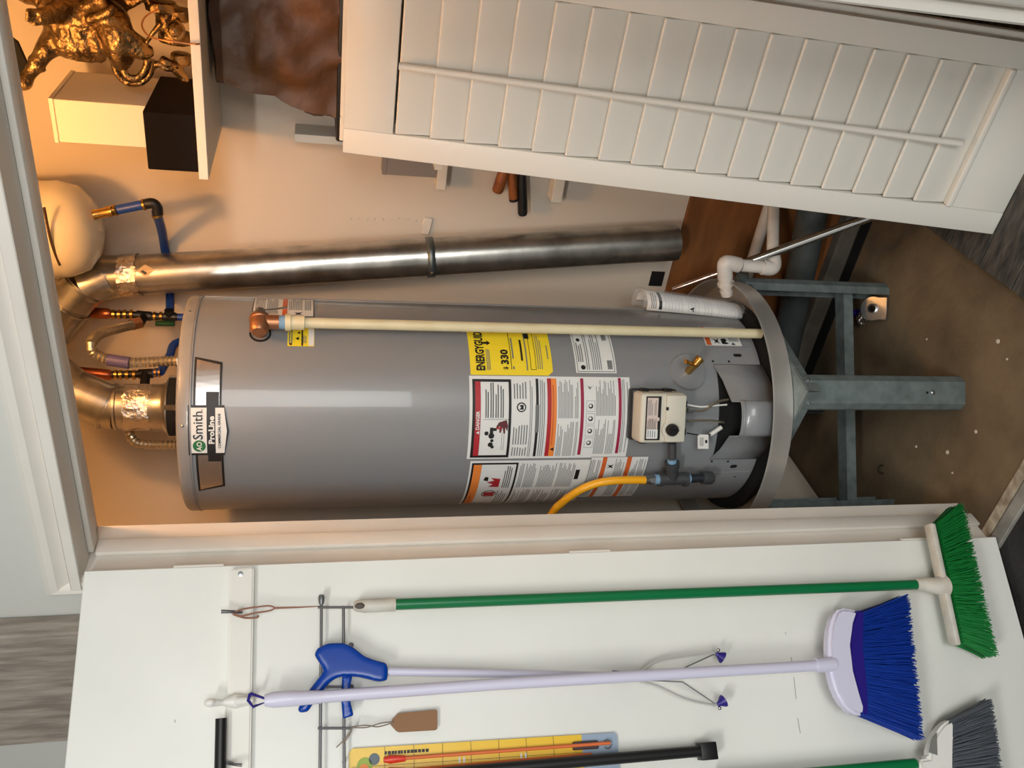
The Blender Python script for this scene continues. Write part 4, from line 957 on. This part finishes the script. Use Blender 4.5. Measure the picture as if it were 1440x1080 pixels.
# tools on the lower ledge: handles poking out to the left
def tool(name, pxs, r_, m, label, tipm=None, L=0.16):
    p = at(*pxs[0], 1, 2.165); q = at(*pxs[1], 1, 2.165); d = (q - p).normalized()
    t = thing(name, V(q.x, 2.165, _g.z), label, 'tool', 'tools on the lower ledge')
    mb = MB(); mb.tube([p - d * 0.002, p, p + d * 0.006, p + d * 0.05, p + d * 0.12], [r_ * 0.6, r_ * 0.85, r_, r_, r_ * 0.85], m, 14); mb.build('handle', t, 40)
    if tipm: MB().tube([p - d * 0.003, p + d * 0.006], r_ * 0.95, tipm, 14).build('butt', t, 40)
    e_ = p + d * L
    MB().tube([p + d * 0.115, e_], r_ * 0.6, steel, 10).build('shank', t, 40)
    hd = MB().span((e_.x - 0.012, e_.y - 0.012, e_.z - 0.013), (e_.x + 0.012, 2.197, e_.z + 0.013), steel, 0.002)
    hd.span((e_.x - 0.011, 2.182, _g.z + 0.0005), (e_.x + 0.011, 2.197, e_.z - 0.005), steel, 0.002); hd.build('head', t, 30)
tool('hand_tool', ((699, 270), (707, 246)), 0.0155, wood_handle, 'uppermost wooden tool handle poking out behind the shutter', None, 0.17)
tool('hand_tool', ((722, 281), (720, 246)), 0.0125, wood_handle, 'wooden tool handle with black butt between two other handles', black, 0.24)
tool('hand_tool', ((735, 302), (734, 246)), 0.0135, black, 'black tool handle lowest of the three behind the shutter', None, 0.34)

# brown bag
bag = thing('brown_bag', V(-0.45, 2.05, 1.32), 'large crumpled dark brown bag on the shelf below the statue', 'bag')
bm = bmesh.new(); bmesh.ops.create_cube(bm, size=2); bmesh.ops.subdivide_edges(bm, edges=bm.edges[:], cuts=26, use_grid_fill=True)
from mathutils import noise
for q_ in bm.verts:
    c_ = q_.co.copy(); L_ = max(abs(c_.x), abs(c_.y), abs(c_.z)); s2 = c_.normalized() * 1.18; c_ = c_.lerp(s2, 0.16)
    f_ = (c_.z + 1) / 2                                        # 0 bottom .. 1 top
    wx = 0.31 - 0.10 * max(0, f_ - 0.1); wy = 0.112 - 0.03 * max(0, f_ - 0.4)
    p = V(-0.365 + c_.x * wx, 2.072 + c_.y * wy, 1.565 + c_.z * 0.245)
    nz = noise.noise(p * 8) * 0.022 + noise.noise(p * 20) * 0.014 + abs(noise.noise(p * 13 + V(3, 1, 2))) * 0.030 - 0.010
    p += V(q_.co.x, q_.co.y, q_.co.z * 0.4).normalized() * nz
    p.z = min(max(p.z, 1.3205), 1.806); p.y = min(p.y, 2.195)
    q_.co = p
MB().addbm(bm, bag_m).build('sack', bag, 50)
bb_ = MB(); bb_.span((-0.682, 1.957, 1.3205), (-0.06, 2.19, 1.545), black, 0.006, 2); bb_.build('black_tray', bag, 30)

# bronze statue
stt = thing('bronze_statue', V(-0.40, 2.02, SHZ1), 'ornate bronze statue of a robed figure beside a curled beast', 'statue')
YS = 1.985
def sx2(x, y, dy=0.0): return at(x, y, 1, YS + dy)
PXM = 0.00155
mb = MB()
def tb2(pts, rs, n=10): mb.tube([sx2(*p) for p in pts], [r_ * PXM for r_ in rs], bronze, n, smooth=4)
tb2([(165, 10), (128, 22), (95, 18), (62, -2)], [40, 36, 34, 26])                 # trunk
tb2([(70, -8), (40, -18), (22, -22)], [16, 22, 17])                                # head
tb2([(92, 35), (72, 62, -.02), (62, 72, -.03)], [20, 16, 13]); tb2([(64, 70, -.03), (50, 92, -.04), (38, 108, -.05)], [13, 10, 8]); tb2([(40, 106, -.05), (34, 116, -.055), (28, 120, -.05)], [8, 11, 7])   # arm reaching down-left
tb2([(54, 88, -.038), (50, 92, -.04)], [13, 13]); tb2([(36, 114, -.055), (43, 112, -.06)], [4, 3]); tb2([(31, 119, -.055), (36, 124, -.06)], [4, 3]); tb2([(28, 115, -.055), (24, 121, -.06)], [4, 3])
tb2([(88, 14, -.04), (66, 22, -.07), (50, 24, -.09)], [15, 11, 10])                # forearm held out
for dy_ in (-6, 0, 6): tb2([(48, 22 + dy_, -.09), (40, 21 + dy_, -.10), (39, 25 + dy_, -.105)], [4, 3.6, 3])
tb2([(46, 30, -.09), (52, 35, -.10)], [4.5, 3.5])
# skirt of the robe, folds
for i, (x0, y0, x1, y1) in enumerate(((84, 45, 96, 78), (100, 48, 112, 82), (116, 48, 128, 84), (132, 44, 142, 84), (108, 30, 118, 66), (92, 30, 100, 60))):
    tb2([(x0, y0, -.02), ((x0 + x1) / 2, (y0 + y1) / 2, -.035), (x1, y1, -.02)], [14, 12, 7])
tb2([(76, 72, -.03), (100, 80, -.035), (122, 84, -.035), (143, 84, -.03)], [3, 4, 4, 3])
# smooth swelling cloth over the knee
tb2([(150, 20, -.02), (165, 48, -.05), (170, 78, -.04), (168, 94, -.03)], [24, 22, 18, 9]); tb2([(168, 40, -.05), (186, 52, -.06), (205, 62, -.05)], [12, 9, 6]); tb2([(180, 60, -.05), (200, 72, -.05), (214, 70, -.04)], [16, 12, 7])
tb2([(122, 28, -.06), (150, 18, -.07), (162, 8, -.07)], [5, 6, 5])
# beast curled behind, mostly outside the picture
tb2([(215, -10), (190, -40), (150, -60), (110, -70)], [44, 48, 44, 30]); tb2([(110, -70), (84, -76), (70, -62)], [26, 24, 14])
tb2([(235, -60), (210, -90), (230, -120)], [24, 26, 20])
# rocky base
for (x, y, r_) in ((252, 20, 17), (246, 52, 22), (254, 82, 14), (250, -20, 20), (248, -60, 22), (250, -100, 20), (236, 30, 16), (226, 8, 20)): tb2([(x, y - 8), (x, y + 8)], [r_, r_])
tb2([(225, 82, -.03), (240, 92, -.03), (256, 106, -.02), (262, 116, -.02)], [6, 7, 7, 5])
fig = mb.build('figure', stt, 60, label='bronze robed figure with outstretched hand')
rm = fig.modifiers.new('r', 'REMESH'); rm.mode = 'VOXEL'; rm.voxel_size = 0.0042; rm.use_smooth_shade = True
smm = fig.modifiers.new('s', 'SMOOTH'); smm.factor = 0.5; smm.iterations = 2
for k_, pts in enumerate(([(160, 88, -.03), (166, 104, -.03), (180, 116, -.03), (198, 116, -.03), (211, 103, -.03), (214, 84, -.03)], [(172, 96, -.04), (180, 108, -.04), (194, 109, -.04), (204, 98, -.04), (207, 84, -.04)], [(212, 96, -.02), (222, 90, -.03), (236, 96, -.03), (250, 92, -.03)])):
    MB().tube([sx2(*p) for p in pts], 4.6 * PXM, bronze, 10, smooth=5).build('tail_loop', stt, 60)
MB().ell(sx2(247, 42, -.05), (0.017, 0.017, 0.017), bronze, sub=3).build('ball', stt, 60)
MB().lathe([(0.0, 0), (0.019, 0), (0.019, 0.006), (0.013, 0.009), (0, 0.009)], bronze, sx2(247, 42, -.05), V(0.3, -1, 0), 18).build('ring', stt, 60)
MB().tube([sx2(206, 60, -.06), sx2(214, 48, -.07), sx2(226, 33, -.07)], [0.004, 0.0045, 0.006], bronze, 10).build('staff', stt, 60)
MB().prism([sx2(*p) for p in ((8, 48), (24, 60), (41, 98), (24, 119), (4, 110))], V(0.0, 0.012, 0.0), blackhole).build('dark_blade', stt, 0)
wr = MB(); wr.tube([at(222, 12, 1, 1.90), at(204, 24, 1, 1.90), at(200, 38, 1, 1.885), at(212, 52, 1, 1.87), at(240, 58, 1, 1.852), at(262, 61, 1, 1.852), at(279, 62, 1, 1.853), at(280, 60, 1, 1.90)], 0.0019, mat('tan_wire', (176, 120, 78), 0.35, 0.7), 6, smooth=5)
wr.build('copper_wire', None, 60, label='thin copper wire looped over the front edge of the shelf', cat='wire')

# ------------------------------------------------------------------ bare bulb on the closet ceiling
lamp = thing('ceiling_lamp', V(-0.70, 1.46, CEIL), 'bare warm bulb in a white holder on the closet ceiling', 'lamp')
LX, LY = -0.70, 1.46
WL[lamp] = V(LX, LY, CEIL); lamp.location = WL[lamp]
MB().lathe([(0.0, CEIL), (0.058, CEIL), (0.058, CEIL - 0.008), (0.030, CEIL - 0.024), (0.022, CEIL - 0.05), (0.0, CEIL - 0.05)], white_pl, (LX, LY, 0), n=32).build('lamp_holder', lamp)
MB().lathe([(0.0135, CEIL - 0.051), (0.016, CEIL - 0.066), (0.030, CEIL - 0.095), (0.033, CEIL - 0.115), (0.026, CEIL - 0.138), (0.0, CEIL - 0.148)], mat('warm_bulb', (255, 182, 108), 0.4, emit=265), (LX, LY, 0), n=24).build('bulb', lamp, 60)

# ------------------------------------------------------------------ things on the left door
# white rail with hooks
rail = thing('hook_rail', D(0.19, 1.69), 'white wooden rail screwed across the door with hooks', 'rail')
rs0 = 0.0075
rl = MB().prism([D(rs0 + 0.003, 1.742, 0.0005), D(0.50, 1.732, 0.0005), D(0.50, 1.692, 0.0005), D(rs0, 1.698, 0.0005)], DN * 0.019, shutter_paint, 0.003, 2); rl.build('board', rail, 35)
MB().lathe([(0.005, 0), (0.005, 0.001), (0, 0.0015)], steel, D(0.020, 1.722, 0.0195), DN, 12).build('screw', rail)
def dpx(xp, yp, off): s, z = dp(xp, yp, off); return D(s, z, off)
# hooks
def hook(px_root, px_tip, name='hook', m=white_pl, r_=0.003):
    mb = MB(); a = dpx(*px_root, 0.018); b = dpx(*px_root, 0.032); c = dpx(*px_tip, 0.045)
    mb.tube([a, b, (b + c) / 2 + DN * 0.004, c], [r_, r_, r_, r_ * 1.2], m, 10, smooth=4); return mb.build(name, rail)
hook((338, 861), (311, 860), m=wire_m); hook((322, 1074), (340, 1076), m=wire_m, r_=0.0025)
hk = MB(); pts = [dpx(352, 984, 0.020), dpx(330, 986, 0.026), dpx(312, 988, 0.034), dpx(296, 988, 0.044)]
hk.tube(pts, [0.009, 0.013, 0.005, 0.0075], white_pl, 14, smooth=6); hk.tube([dpx(330, 986, 0.030), dpx(346, 985, 0.042), dpx(357, 984, 0.046)], [0.008, 0.006, 0.005], white_pl, 12, smooth=4); hk.ell(dpx(295, 988, 0.045), (0.0075, 0.0075, 0.010), white_pl, sub=2); hk.build('hook', rail, label='white plastic hook')
# wire rack
rk = thing('wire_rack', D(0.25, 1.53, 0.02), 'grey two-bar wire rack on the white door below the rail', 'rack')
ro = 0.024
MB().tube([dpx(452, 848, ro), dpx(450, 1080, ro), dpx(449, 1130, ro)], 0.0028, wire_m, 10).build('bar', rk)
MB().tube([dpx(483, 852, ro), dpx(484, 1080, ro), dpx(484, 1130, ro)], 0.0028, wire_m, 10).build('bar', rk)
MB().tube([dpx(452, 850, ro), dpx(452, 846, ro), dpx(452, 841, ro), dpx(452, 837, ro), dpx(452, 836, ro)], [0.004, 0.0055, 0.0062, 0.005, 0.002], wire_m, 14).build('end_knob', rk)
for y, x1 in ((854, 497), (966, 488), (1024, 496)): MB().tube([dpx(447, y, ro + 0.004), dpx(x1, y, ro + 0.004)], 0.0025, wire_m, 8).build('cross_wire', rk)
for y in (907, 1072): MB().tube([dpx(483, y, 0.0), dpx(483, y, ro)], 0.003, wire_m, 8).build('stand_off', rk)
for y in (907, 966): MB().lathe([(0.005, 0), (0.004, 0.004), (0, 0.005)], wire_m, dpx(494, y, 0.0005), DN, 10).build('screw', rk)
# leather cord
cd = thing('leather_cord', dpx(345, 860, 0.03), 'thin brown leather cord looped over the wire hook', 'cord')
m_ = MB(); m_.tube([dpx(326, 862, 0.040), dpx(340, 857, 0.040), dpx(358, 854, 0.034), dpx(378, 852, 0.03), dpx(386, 855, 0.03), dpx(378, 859, 0.03), dpx(358, 862, 0.034), dpx(340, 866, 0.040), dpx(326, 862, 0.040)], 0.0016, cord_m, 6, smooth=5); m_.build('loop', cd)
m_ = MB(); m_.tube([dpx(386, 855, 0.03), dpx(420, 854, 0.028), dpx(450, 852.5, 0.027)], [0.0022, 0.0016, 0.001], cord_m, 6); m_.build('strand', cd)
m_ = MB(); m_.tube([dpx(328, 864, 0.04), dpx(345, 869, 0.03), dpx(362, 868, 0.024), dpx(362, 865, 0.024)], 0.0018, cord_m, 6, smooth=4); m_.build('strand', cd)

def bristles(parent, P, Q, P2, Q2, t0, t1, m, n, jit=0.006, r0=0.0012, name='bristles', rows=6, frill=0.0):
    """P,Q: ends of the bristle root line (s,z,off); P2,Q2: ends of the tip line"""
    mb = MB(); mb._m(m)
    for i in range(n):
        tuft = random.randrange(26); a = min(1, max(0, (tuft + 0.5 + random.uniform(-0.5, 0.5) * (1 - frill)) / 26)); a2 = min(1, max(0, (tuft + 0.5 + random.gauss(0, 0.42)) / 26))
        b = random.uniform(-0.5, 0.5)
        p = [P[k_] + (Q[k_] - P[k_]) * a for k_ in range(3)]; q = [P2[k_] + (Q2[k_] - P2[k_]) * a2 for k_ in range(3)]
        p[2] += b * t0; q[2] += b * t1 + random.uniform(-0.002, 0.002); q[1] += random.uniform(-jit, jit) * 0.6; q[0] += random.uniform(-jit, jit) * 0.4
        A_ = D(*p); B_ = D(*q); d = (B_ - A_).normalized(); x = d.orthogonal().normalized(); y = d.cross(x); k0 = len(mb.v)
        for (c_, rr_) in ((A_, r0), (B_, r0 * 0.8)):
            for j_ in range(3):
                an = 2.094 * j_; mb.v.append(c_ + (x * math.cos(an) + y * math.sin(an)) * rr_)
        for j_ in range(3):
            l_ = (j_ + 1) % 3; mb.f.append([k0 + j_, k0 + l_, k0 + 3 + l_, k0 + 3 + j_]); mb.mi.append(0)
        mb.f.append([k0 + 3, k0 + 4, k0 + 5]); mb.mi.append(0)
    o = mb.build(name, parent, 0, kind='stuff'); return o
def d3(xp, yp, off): s, z = dp(xp, yp, off); return (s, z, off)

# green broom
gbm = thing('push_broom', dpx(1392, 925, 0.03), 'broom with green handle and green bristles hung beside the closet opening', 'broom')
ho = 0.030
MB().tube([dpx(553, 850, ho), dpx(1292, 822, ho + 0.008)], 0.0108, green_pl, 18).build('handle', gbm)
capm = MB(); capm.tube([dpx(497, 852, ho), dpx(502, 852, ho), dpx(512, 852, ho), dpx(556, 850, ho)], [0.007, 0.0105, 0.0128, 0.0128], mat('worn_white', (206, 202, 192), 0.5, vary=(30, (188, 182, 168))), 16); capm.build('end_cap', gbm)
MB().ell(dpx(506, 852, ho + 0.0115), (0.006, 0.004, 0.010), mat('cap_hole', (90, 82, 74), 0.8), RD, 2).build('hanging_hole', gbm)
bo0, bo1 = 0.046, 0.046
sk = MB(); sk.tube([dpx(1288, 822, ho + 0.008), dpx(1300, 822, ho + 0.010), dpx(1318, 824, bo0), dpx(1328, 824, bo0)], [0.0125, 0.015, 0.019, 0.024], MATS['worn_white'], 16, smooth=3)
sk.build('socket', gbm)
pA = Vector(d3(1307, 737, bo0)); pB = Vector(d3(1343, 908, bo1))
bar = MB(); a_, b_ = D(*pA), D(*pB); d = (b_ - a_); Rb = basis(d, DN); bar.box((a_ + b_) / 2 , (d.length, 0.026, 0.014), MATS['worn_white'], Rb, 0.004, 2); bar.build('head_block', gbm, 35)
r0_, r1_ = d3(1312, 737, bo0), d3(1348, 905, bo0); t0_, t1_ = d3(1344, 711, bo0), d3(1391, 924, bo0)
core = MB(); core.prism([D(*r0_), D(*r1_), D(t1_[0] * .97 + r1_[0] * .03, t1_[1] + 0.012, bo0), D(t0_[0] * .97 + r0_[0] * .03, t0_[1] + 0.012, bo0)], DN * 0.001, mat('green_core', (10, 74, 34), 0.8)); core.build('bristle_core', gbm, 0)
bristles(gbm, r0_, r1_, t0_, t1_, 0.036, 0.058, green_br, 2600, 0.005, 0.0011)

# reacher tool with blue handle
ZX = lambda pts, off: [dpx(290 + x / 3.6, 780 + y / 3.6, off) for x, y in pts]
def soften(o, it=34):
    m1 = o.modifiers.new('r', 'REMESH'); m1.mode = 'VOXEL'; m1.voxel_size = 0.0022; m1.use_smooth_shade = True
    m2 = o.modifiers.new('s', 'SMOOTH'); m2.factor = 0.6; m2.iterations = it
gr_ = thing('reacher_tool', dpx(880, 950, 0.03), 'long reacher tool with blue pistol handle and suction cup jaws', 'reacher tool')
hb0 = 0.029
body_pts = [(545, 510), (560, 478), (615, 452), (690, 450), (740, 470), (800, 518), (860, 540), (908, 550), (919, 575), (915, 640), (870, 647), (770, 622), (700, 616), (655, 628), (622, 652), (585, 700), (548, 745), (515, 798), (470, 803), (462, 785), (500, 712), (545, 655), (597, 590)]
hm = MB().prism(ZX(body_pts, hb0), DN * 0.022, blue_pl); soften(hm.build('pistol_grip', gr_, 50))
hm = MB().prism(ZX([(688, 612), (740, 615), (728, 665), (722, 720), (746, 815), (690, 832), (682, 740), (684, 670)], hb0 + 0.003), DN * 0.016, blue_pl); soften(hm.build('trigger', gr_, 50), 6)
po = 0.036
MB().tube([dpx(540, 944, po), dpx(880, 951, po)], 0.0078, lav, 14).build('pole', gr_)
MB().tube([dpx(862, 950, po), dpx(905, 952, po)], [0.010, 0.0085], navy, 14).build('jaw_socket', gr_)
for sg, tip in ((-1, (1004, 918)), (1, (1006, 992))):
    yb = 952 + sg * 6
    MB().tube([dpx(900, yb, po), dpx(925, 952 + sg * 22 if sg < 0 else 965, po), dpx(965, 952 - 29 if sg < 0 else 983, po), dpx(*tip, po)], 0.0026, mat('pale_steel', (214, 214, 210), 0.35, 0.5), 8, smooth=5).build('jaw_spring', gr_)
    MB().tube([dpx(900, yb - sg * 2, po), dpx(960, 940 if sg < 0 else 959, po), dpx(tip[0], tip[1] - sg * 2, po)], 0.0014, steel, 8).build('jaw_wire', gr_)
    c_ = dpx(tip[0] + 3, tip[1] - sg * 1, po); dr_ = (dpx(tip[0] + 14, tip[1] - sg * 8, po) - c_).normalized()
    MB().lathe([(0.0, 0.0), (0.004, 0.0), (0.005, 0.004), (0.012, 0.014), (0.0125, 0.016), (0.010, 0.015), (0.0, 0.008)], navy, c_, dr_, 22).build('suction_cup', gr_)
    MB().ell(dpx(tip[0] + 6, tip[1] + sg * 4, po), (0.004, 0.004, 0.004), chrome, sub=2).build('rivet', gr_)

# lavender broom with blue bristles
lb = thing('angle_broom', dpx(1290, 1040, 0.05), 'lavender broom with slanted blue bristles hung on the white door', 'broom')
lo0 = 0.065
MB().tube([dpx(448, 980, lo0), dpx(700, 962, lo0 + 0.002), dpx(1165, 935, lo0 + 0.006)], 0.0108, lav, 18).build('handle', lb)
MB().tube([dpx(372, 985, lo0), dpx(384, 984, lo0), dpx(414, 982, lo0), dpx(418, 982, lo0), dpx(452, 980, lo0)], [0.010, 0.0135, 0.0135, 0.0128, 0.0112], lav, 18).build('end_cap', lb)
hm = MB().tube([dpx(352, 975, lo0), dpx(380, 985, lo0), dpx(356, 994, lo0), dpx(349, 985, lo0), dpx(352, 975, lo0)], [0.003] * 5, navy, 8); hm.build('hanging_loop', lb)
bo = 0.062
outer = [(1165, 862), (1158, 880), (1155, 905), (1156, 935), (1158, 950), (1165, 975), (1178, 997), (1196, 1008), (1205, 1006)]
inner = [(1206, 995), (1200, 975), (1192, 945), (1188, 910), (1192, 880), (1198, 862), (1184, 858), (1172, 857)]
hm = MB().prism([dpx(x, y, bo - 0.014) for x, y in outer + inner], DN * 0.030, lav, 0.007, 3); hm.build('head_shell', lb, 50)
hm = MB().tube([dpx(1148, 936, lo0 + 0.006), dpx(1172, 934, lo0 + 0.006)], 0.0145, lav, 18); hm.build('socket', lb)
hm = MB().prism([dpx(x, y, bo - 0.012) for x, y in ((1196, 860), (1186, 890), (1186, 930), (1194, 965), (1204, 1007), (1212, 1006), (1210, 960), (1205, 915), (1206, 862))], DN * 0.026, navy, 0.003, 2); hm.build('bristle_band', lb, 50)
core = MB(); core.prism([dpx(x, y, bo) for x, y in ((1200, 862), (1262, 841), (1280, 900), (1284, 970), (1284, 1036), (1208, 1006))], DN * 0.001, mat('blue_core', (10, 20, 74), 0.8)); core.build('bristle_core', lb, 0)
for (a, b) in (((1203, 863), (1207, 960)), ((1207, 960), (1208, 1005))):
    pass
bristles(lb, d3(1203, 864, bo), d3(1207, 1005, bo), d3(1270, 838, bo), d3(1291, 1040, bo), 0.024, 0.040, blue_br, 2400, 0.006, 0.0011)

# grey broom, lower edge of the picture
gy = thing('angle_broom', dpx(1410, 1080, 0.05), 'white-headed broom with grey bristles and green handle at the door bottom', 'broom')
go = 0.052
MB().tube([dpx(1000, 1100, go), dpx(1287, 1074, go)], 0.0108, green_pl, 18).build('handle', gy)
hm = MB().prism([dpx(x, y, go - 0.012) for x, y in ((1283, 1068), (1296, 1066), (1298, 1050), (1305, 1032), (1316, 1018), (1328, 1012), (1331, 1020), (1330, 1075), (1333, 1150), (1318, 1150), (1300, 1120), (1284, 1085))], DN * 0.026, white_pl, 0.005, 3); hm.build('head_shell', gy, 50)
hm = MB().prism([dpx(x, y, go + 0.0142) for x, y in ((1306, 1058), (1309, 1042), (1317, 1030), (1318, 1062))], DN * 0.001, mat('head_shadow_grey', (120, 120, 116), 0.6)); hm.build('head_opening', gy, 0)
core = MB(); core.prism([dpx(x, y, go) for x, y in ((1330, 1014), (1380, 988), (1398, 1040), (1408, 1160), (1332, 1150))], DN * 0.001, mat('grey_core', (54, 58, 64), 0.8)); core.build('bristle_core', gy, 0)
bristles(gy, d3(1330, 1014, go), d3(1332, 1150, go), d3(1387, 984, go), d3(1412, 1165, go), 0.024, 0.036, grey_br, 2200, 0.006, 0.0011)

# kraft tag on a twine
kt = thing('paper_tag', dpx(580, 1015, 0.012), 'blank brown card tag tied to the wire rack with twine', 'tag')
MB().prism([dpx(x, y, 0.012) for x, y in ((552, 1011), (560, 1003), (613, 998), (615, 1000), (615, 1025), (612, 1027), (561, 1030), (557, 1028), (549, 1019))], DN * 0.0012, kraft).build('card', kt, 0)
m_ = MB(); m_.tube([dpx(494, 1022, 0.03), dpx(515, 1020, 0.026), dpx(532, 1022, 0.022), dpx(553, 1016, 0.014)], 0.0012, twine, 6, smooth=4); m_.tube([dpx(494, 1023, 0.03), dpx(515, 1023, 0.026), dpx(535, 1017, 0.022), dpx(553, 1015, 0.014)], 0.0012, twine, 6, smooth=4)
m_.tube([dpx(496, 1023, 0.03), dpx(486, 1038, 0.031), dpx(473, 1051, 0.03)], 0.0012, twine, 6, smooth=4); m_.tube([dpx(496, 1023, 0.03), dpx(490, 1036, 0.031), dpx(482, 1046, 0.03)], 0.0012, twine, 6, smooth=4); m_.build('twine', kt)

# yellow blister card
yc = thing('blister_card', dpx(680, 1075, 0.006), 'long yellow blister card holding two orange rods', 'blister card')
co = 0.005
ca, cb, cc_, cd_ = dpx(491, 1053, co), dpx(867, 1030, co), dpx(872, 1092, co), dpx(497, 1115, co)
ux = (cb - ca).normalized(); uy = ((cd_ - ca) - ux * (cd_ - ca).dot(ux)).normalized(); CL = (cb - ca).length; CW = (cd_ - ca).length
MB().prism([ca + ux * 0.006, ca + ux * (CL * 0.86), ca + ux * (CL * 0.86) + uy * CW, ca + ux * 0.006 + uy * CW, ca + uy * (CW - 0.006), ca + uy * 0.006], DN * 0.0012, card_yel).build('backing_card', yc, 0)
MB().prism([ca + ux * (CL * 0.86), ca + ux * (CL - 0.005), ca + ux * CL + uy * 0.006, ca + ux * CL + uy * CW, ca + ux * (CL * 0.86) + uy * CW], DN * 0.0012, card_grey).build('card_end', yc, 0)
s_ = Sheet(lambda a, b, o: ca + ux * a + uy * b + DN * (0.0012 + o), 1)
for i in range(1, 8): s_.rect(CL * (0.02 + 0.104 * i), CL * (0.02 + 0.104 * i) + 0.001, 0, CW, mat('card_line', (120, 90, 30), 0.5), 0)
s_.rect(0.006, CL * 0.86, CW * 0.42, CW * 0.42 + 0.0008, MATS['card_line'], 0)
x = CL * 0.125
while x < CL * 0.275:
    w_ = random.uniform(0.003, 0.006); s_.rect(x, x + w_, 0.008, 0.0135, ink, 1); x += w_ + random.uniform(0.0006, 0.0018)
for fx_ in (0.39, 0.62):
    for k_ in range(2): s_.rect(CL * fx_ + k_ * 0.009, CL * fx_ + k_ * 0.009 + 0.003, 0.026, 0.036, paper, 1)
s_.disc(CL * 0.055, 0.030, 0.014, mat('card_green', (150, 170, 60), 0.5), 1); s_.disc(CL * 0.052, 0.036, 0.009, lab_orange, 2); s_.disc(CL * 0.088, 0.020, 0.010, mat('card_slate', (92, 104, 112), 0.5), 1)
s_.build('print', yc, 0)
for i, (y0, y1, ext) in enumerate(((0.022, 0.018, 0.965), (0.043, 0.036, 0.89))):
    p = ca + ux * CL * 0.12 + uy * y0 + DN * 0.008; q = ca + ux * CL * ext + uy * y1 + DN * 0.008
    MB().tube([p, q], 0.0032, orange_rod, 10).build('rod', yc)
    MB().tube([p, p + ux * 0.012, p + ux * 0.04], [0.004, 0.0075, 0.005], red_pl, 12).build('grip', yc)
MB().tube([ca + ux * (CL * 0.955) + uy * 0.020 + DN * 0.008 + (ux * math.cos(t * 0.5236) + uy * math.sin(t * 0.5236)) * 0.008 for t in range(13)], 0.001, wire_m, 6).build('ring', yc)
MB().box(ca + ux * (CL * 0.87) + uy * 0.0195 + DN * 0.006, (0.052, 0.005, 0.015), mat('dark_slide', (70, 50, 48), 0.4), Matrix((ux, DN, uy)).transposed(), 0.002).build('slide_clip', yc)

# black tube with flared end, and short black bar
bt = thing('black_tube', dpx(1000, 1056, 0.03), 'long black tube with a square end hanging over the yellow card', 'tube')
to = 0.030
MB().tube([dpx(480, 1100, to), dpx(988, 1056, to)], 0.0105, black, 18).build('pipe', bt)
p = dpx(994, 1056, to); ax_ = (dpx(988, 1056, to) - dpx(600, 1090, to)).normalized(); Rk = basis(ax_, DN)
MB().box(p, (0.034, 0.026, 0.032), black, Rk, 0.002, 2).build('square_end', bt)
bb2 = MB().tube([dpx(311, 1010, 0.036), dpx(309, 1110, 0.036)], 0.0098, black, 16)
bbt = thing('black_bar', dpx(311, 1040, 0.036), 'short black bar held across the top of the white rail', 'bar'); bb2.build('grip', bbt)
MB().tube([dpx(311, 1072, 0.036), dpx(328, 1074, 0.030)], 0.003, wire_m, 8).build('pin', bbt)

# manual in a clear sleeve against the heater's right flank
mn = thing('manual_booklet', hpx(985, 445, 0.02), 'white instruction booklet curled in a clear sleeve on the heater flank', 'booklet')
cols = [(0.335, 0.004), (0.330, 0.018), (0.340, 0.034), (0.362, 0.045), (0.390, 0.042), (0.408, 0.024)]
def bend(z):
    f_ = (z - 0.46) / 0.28; sh = 0.058 * (1 - f_)
    return [HC(a - sh, z, o * (0.55 + 0.55 * f_)) for a, o in cols]
zs = [0.475, 0.52, 0.57, 0.62, 0.67, 0.725]
mb = MB(); vs_ = []
grid = [catmull(bend(z), [1] * 6, 4)[0] for z in zs]; nc = len(grid[0])
for r_ in grid: vs_ += r_
mb.add(vs_, [[i * nc + j_, i * nc + j_ + 1, (i + 1) * nc + j_ + 1, (i + 1) * nc + j_] for i in range(len(zs) - 1) for j_ in range(nc - 1)], paper)
o = mb.build('pages', mn, 60); md = o.modifiers.new('t', 'SOLIDIFY'); md.thickness = 0.004; md.offset = 1
def MS(a, b, off):
    # a 0..1 across, b height: point on the booklet face
    row = catmull(bend(b), [1] * 6, 4)[0]; k_ = min(max(a, 0), 0.999) * (nc - 1); i = int(k_); p = row[i].lerp(row[i + 1], k_ - i)
    tdir = (row[i + 1] - row[i]).normalized(); nrm_ = tdir.cross(UP); nrm_ = nrm_ if nrm_.dot(CC - p) > 0 else -nrm_
    return p + nrm_ * (0.0042 + off)
s_ = Sheet(MS, 0.08)
s_.rect(0.10, 0.56, 0.688, 0.696, ink, 1); s_.lines(0.12, 0.5, 0.700, 0.716, 3, ink_soft, 1, 0.4); s_.lines(0.08, 0.7, 0.55, 0.68, 15, mat('pale_print', (204, 206, 207), 0.6), 1, 0.35, 0.3)
s_.poly([(0.14, 0.604), (0.26, 0.604), (0.20, 0.616)], ink, 2); s_.lines(0.08, 0.7, 0.485, 0.54, 7, MATS['pale_print'], 1, 0.4, 0.3)
s_.build('print', mn, 0)
mb = MB(); vs_ = []; zs2 = [0.465, 0.55, 0.64, 0.735]
for z in zs2:
    f_ = (z - 0.46) / 0.28; sh = 0.058 * (1 - f_); vs_ += catmull([HC(a - sh, z, o * (0.55 + 0.55 * f_) + 0.010) for a, o in [(0.325, 0.0)] + cols + [(0.418, 0.004)]], [1] * 8, 3)[0]
nc2 = len(vs_) // len(zs2)
mb.add(vs_, [[i * nc2 + j_, i * nc2 + j_ + 1, (i + 1) * nc2 + j_ + 1, (i + 1) * nc2 + j_] for i in range(len(zs2) - 1) for j_ in range(nc2 - 1)], clear_m)
mb.build('clear_sleeve', mn, 60)
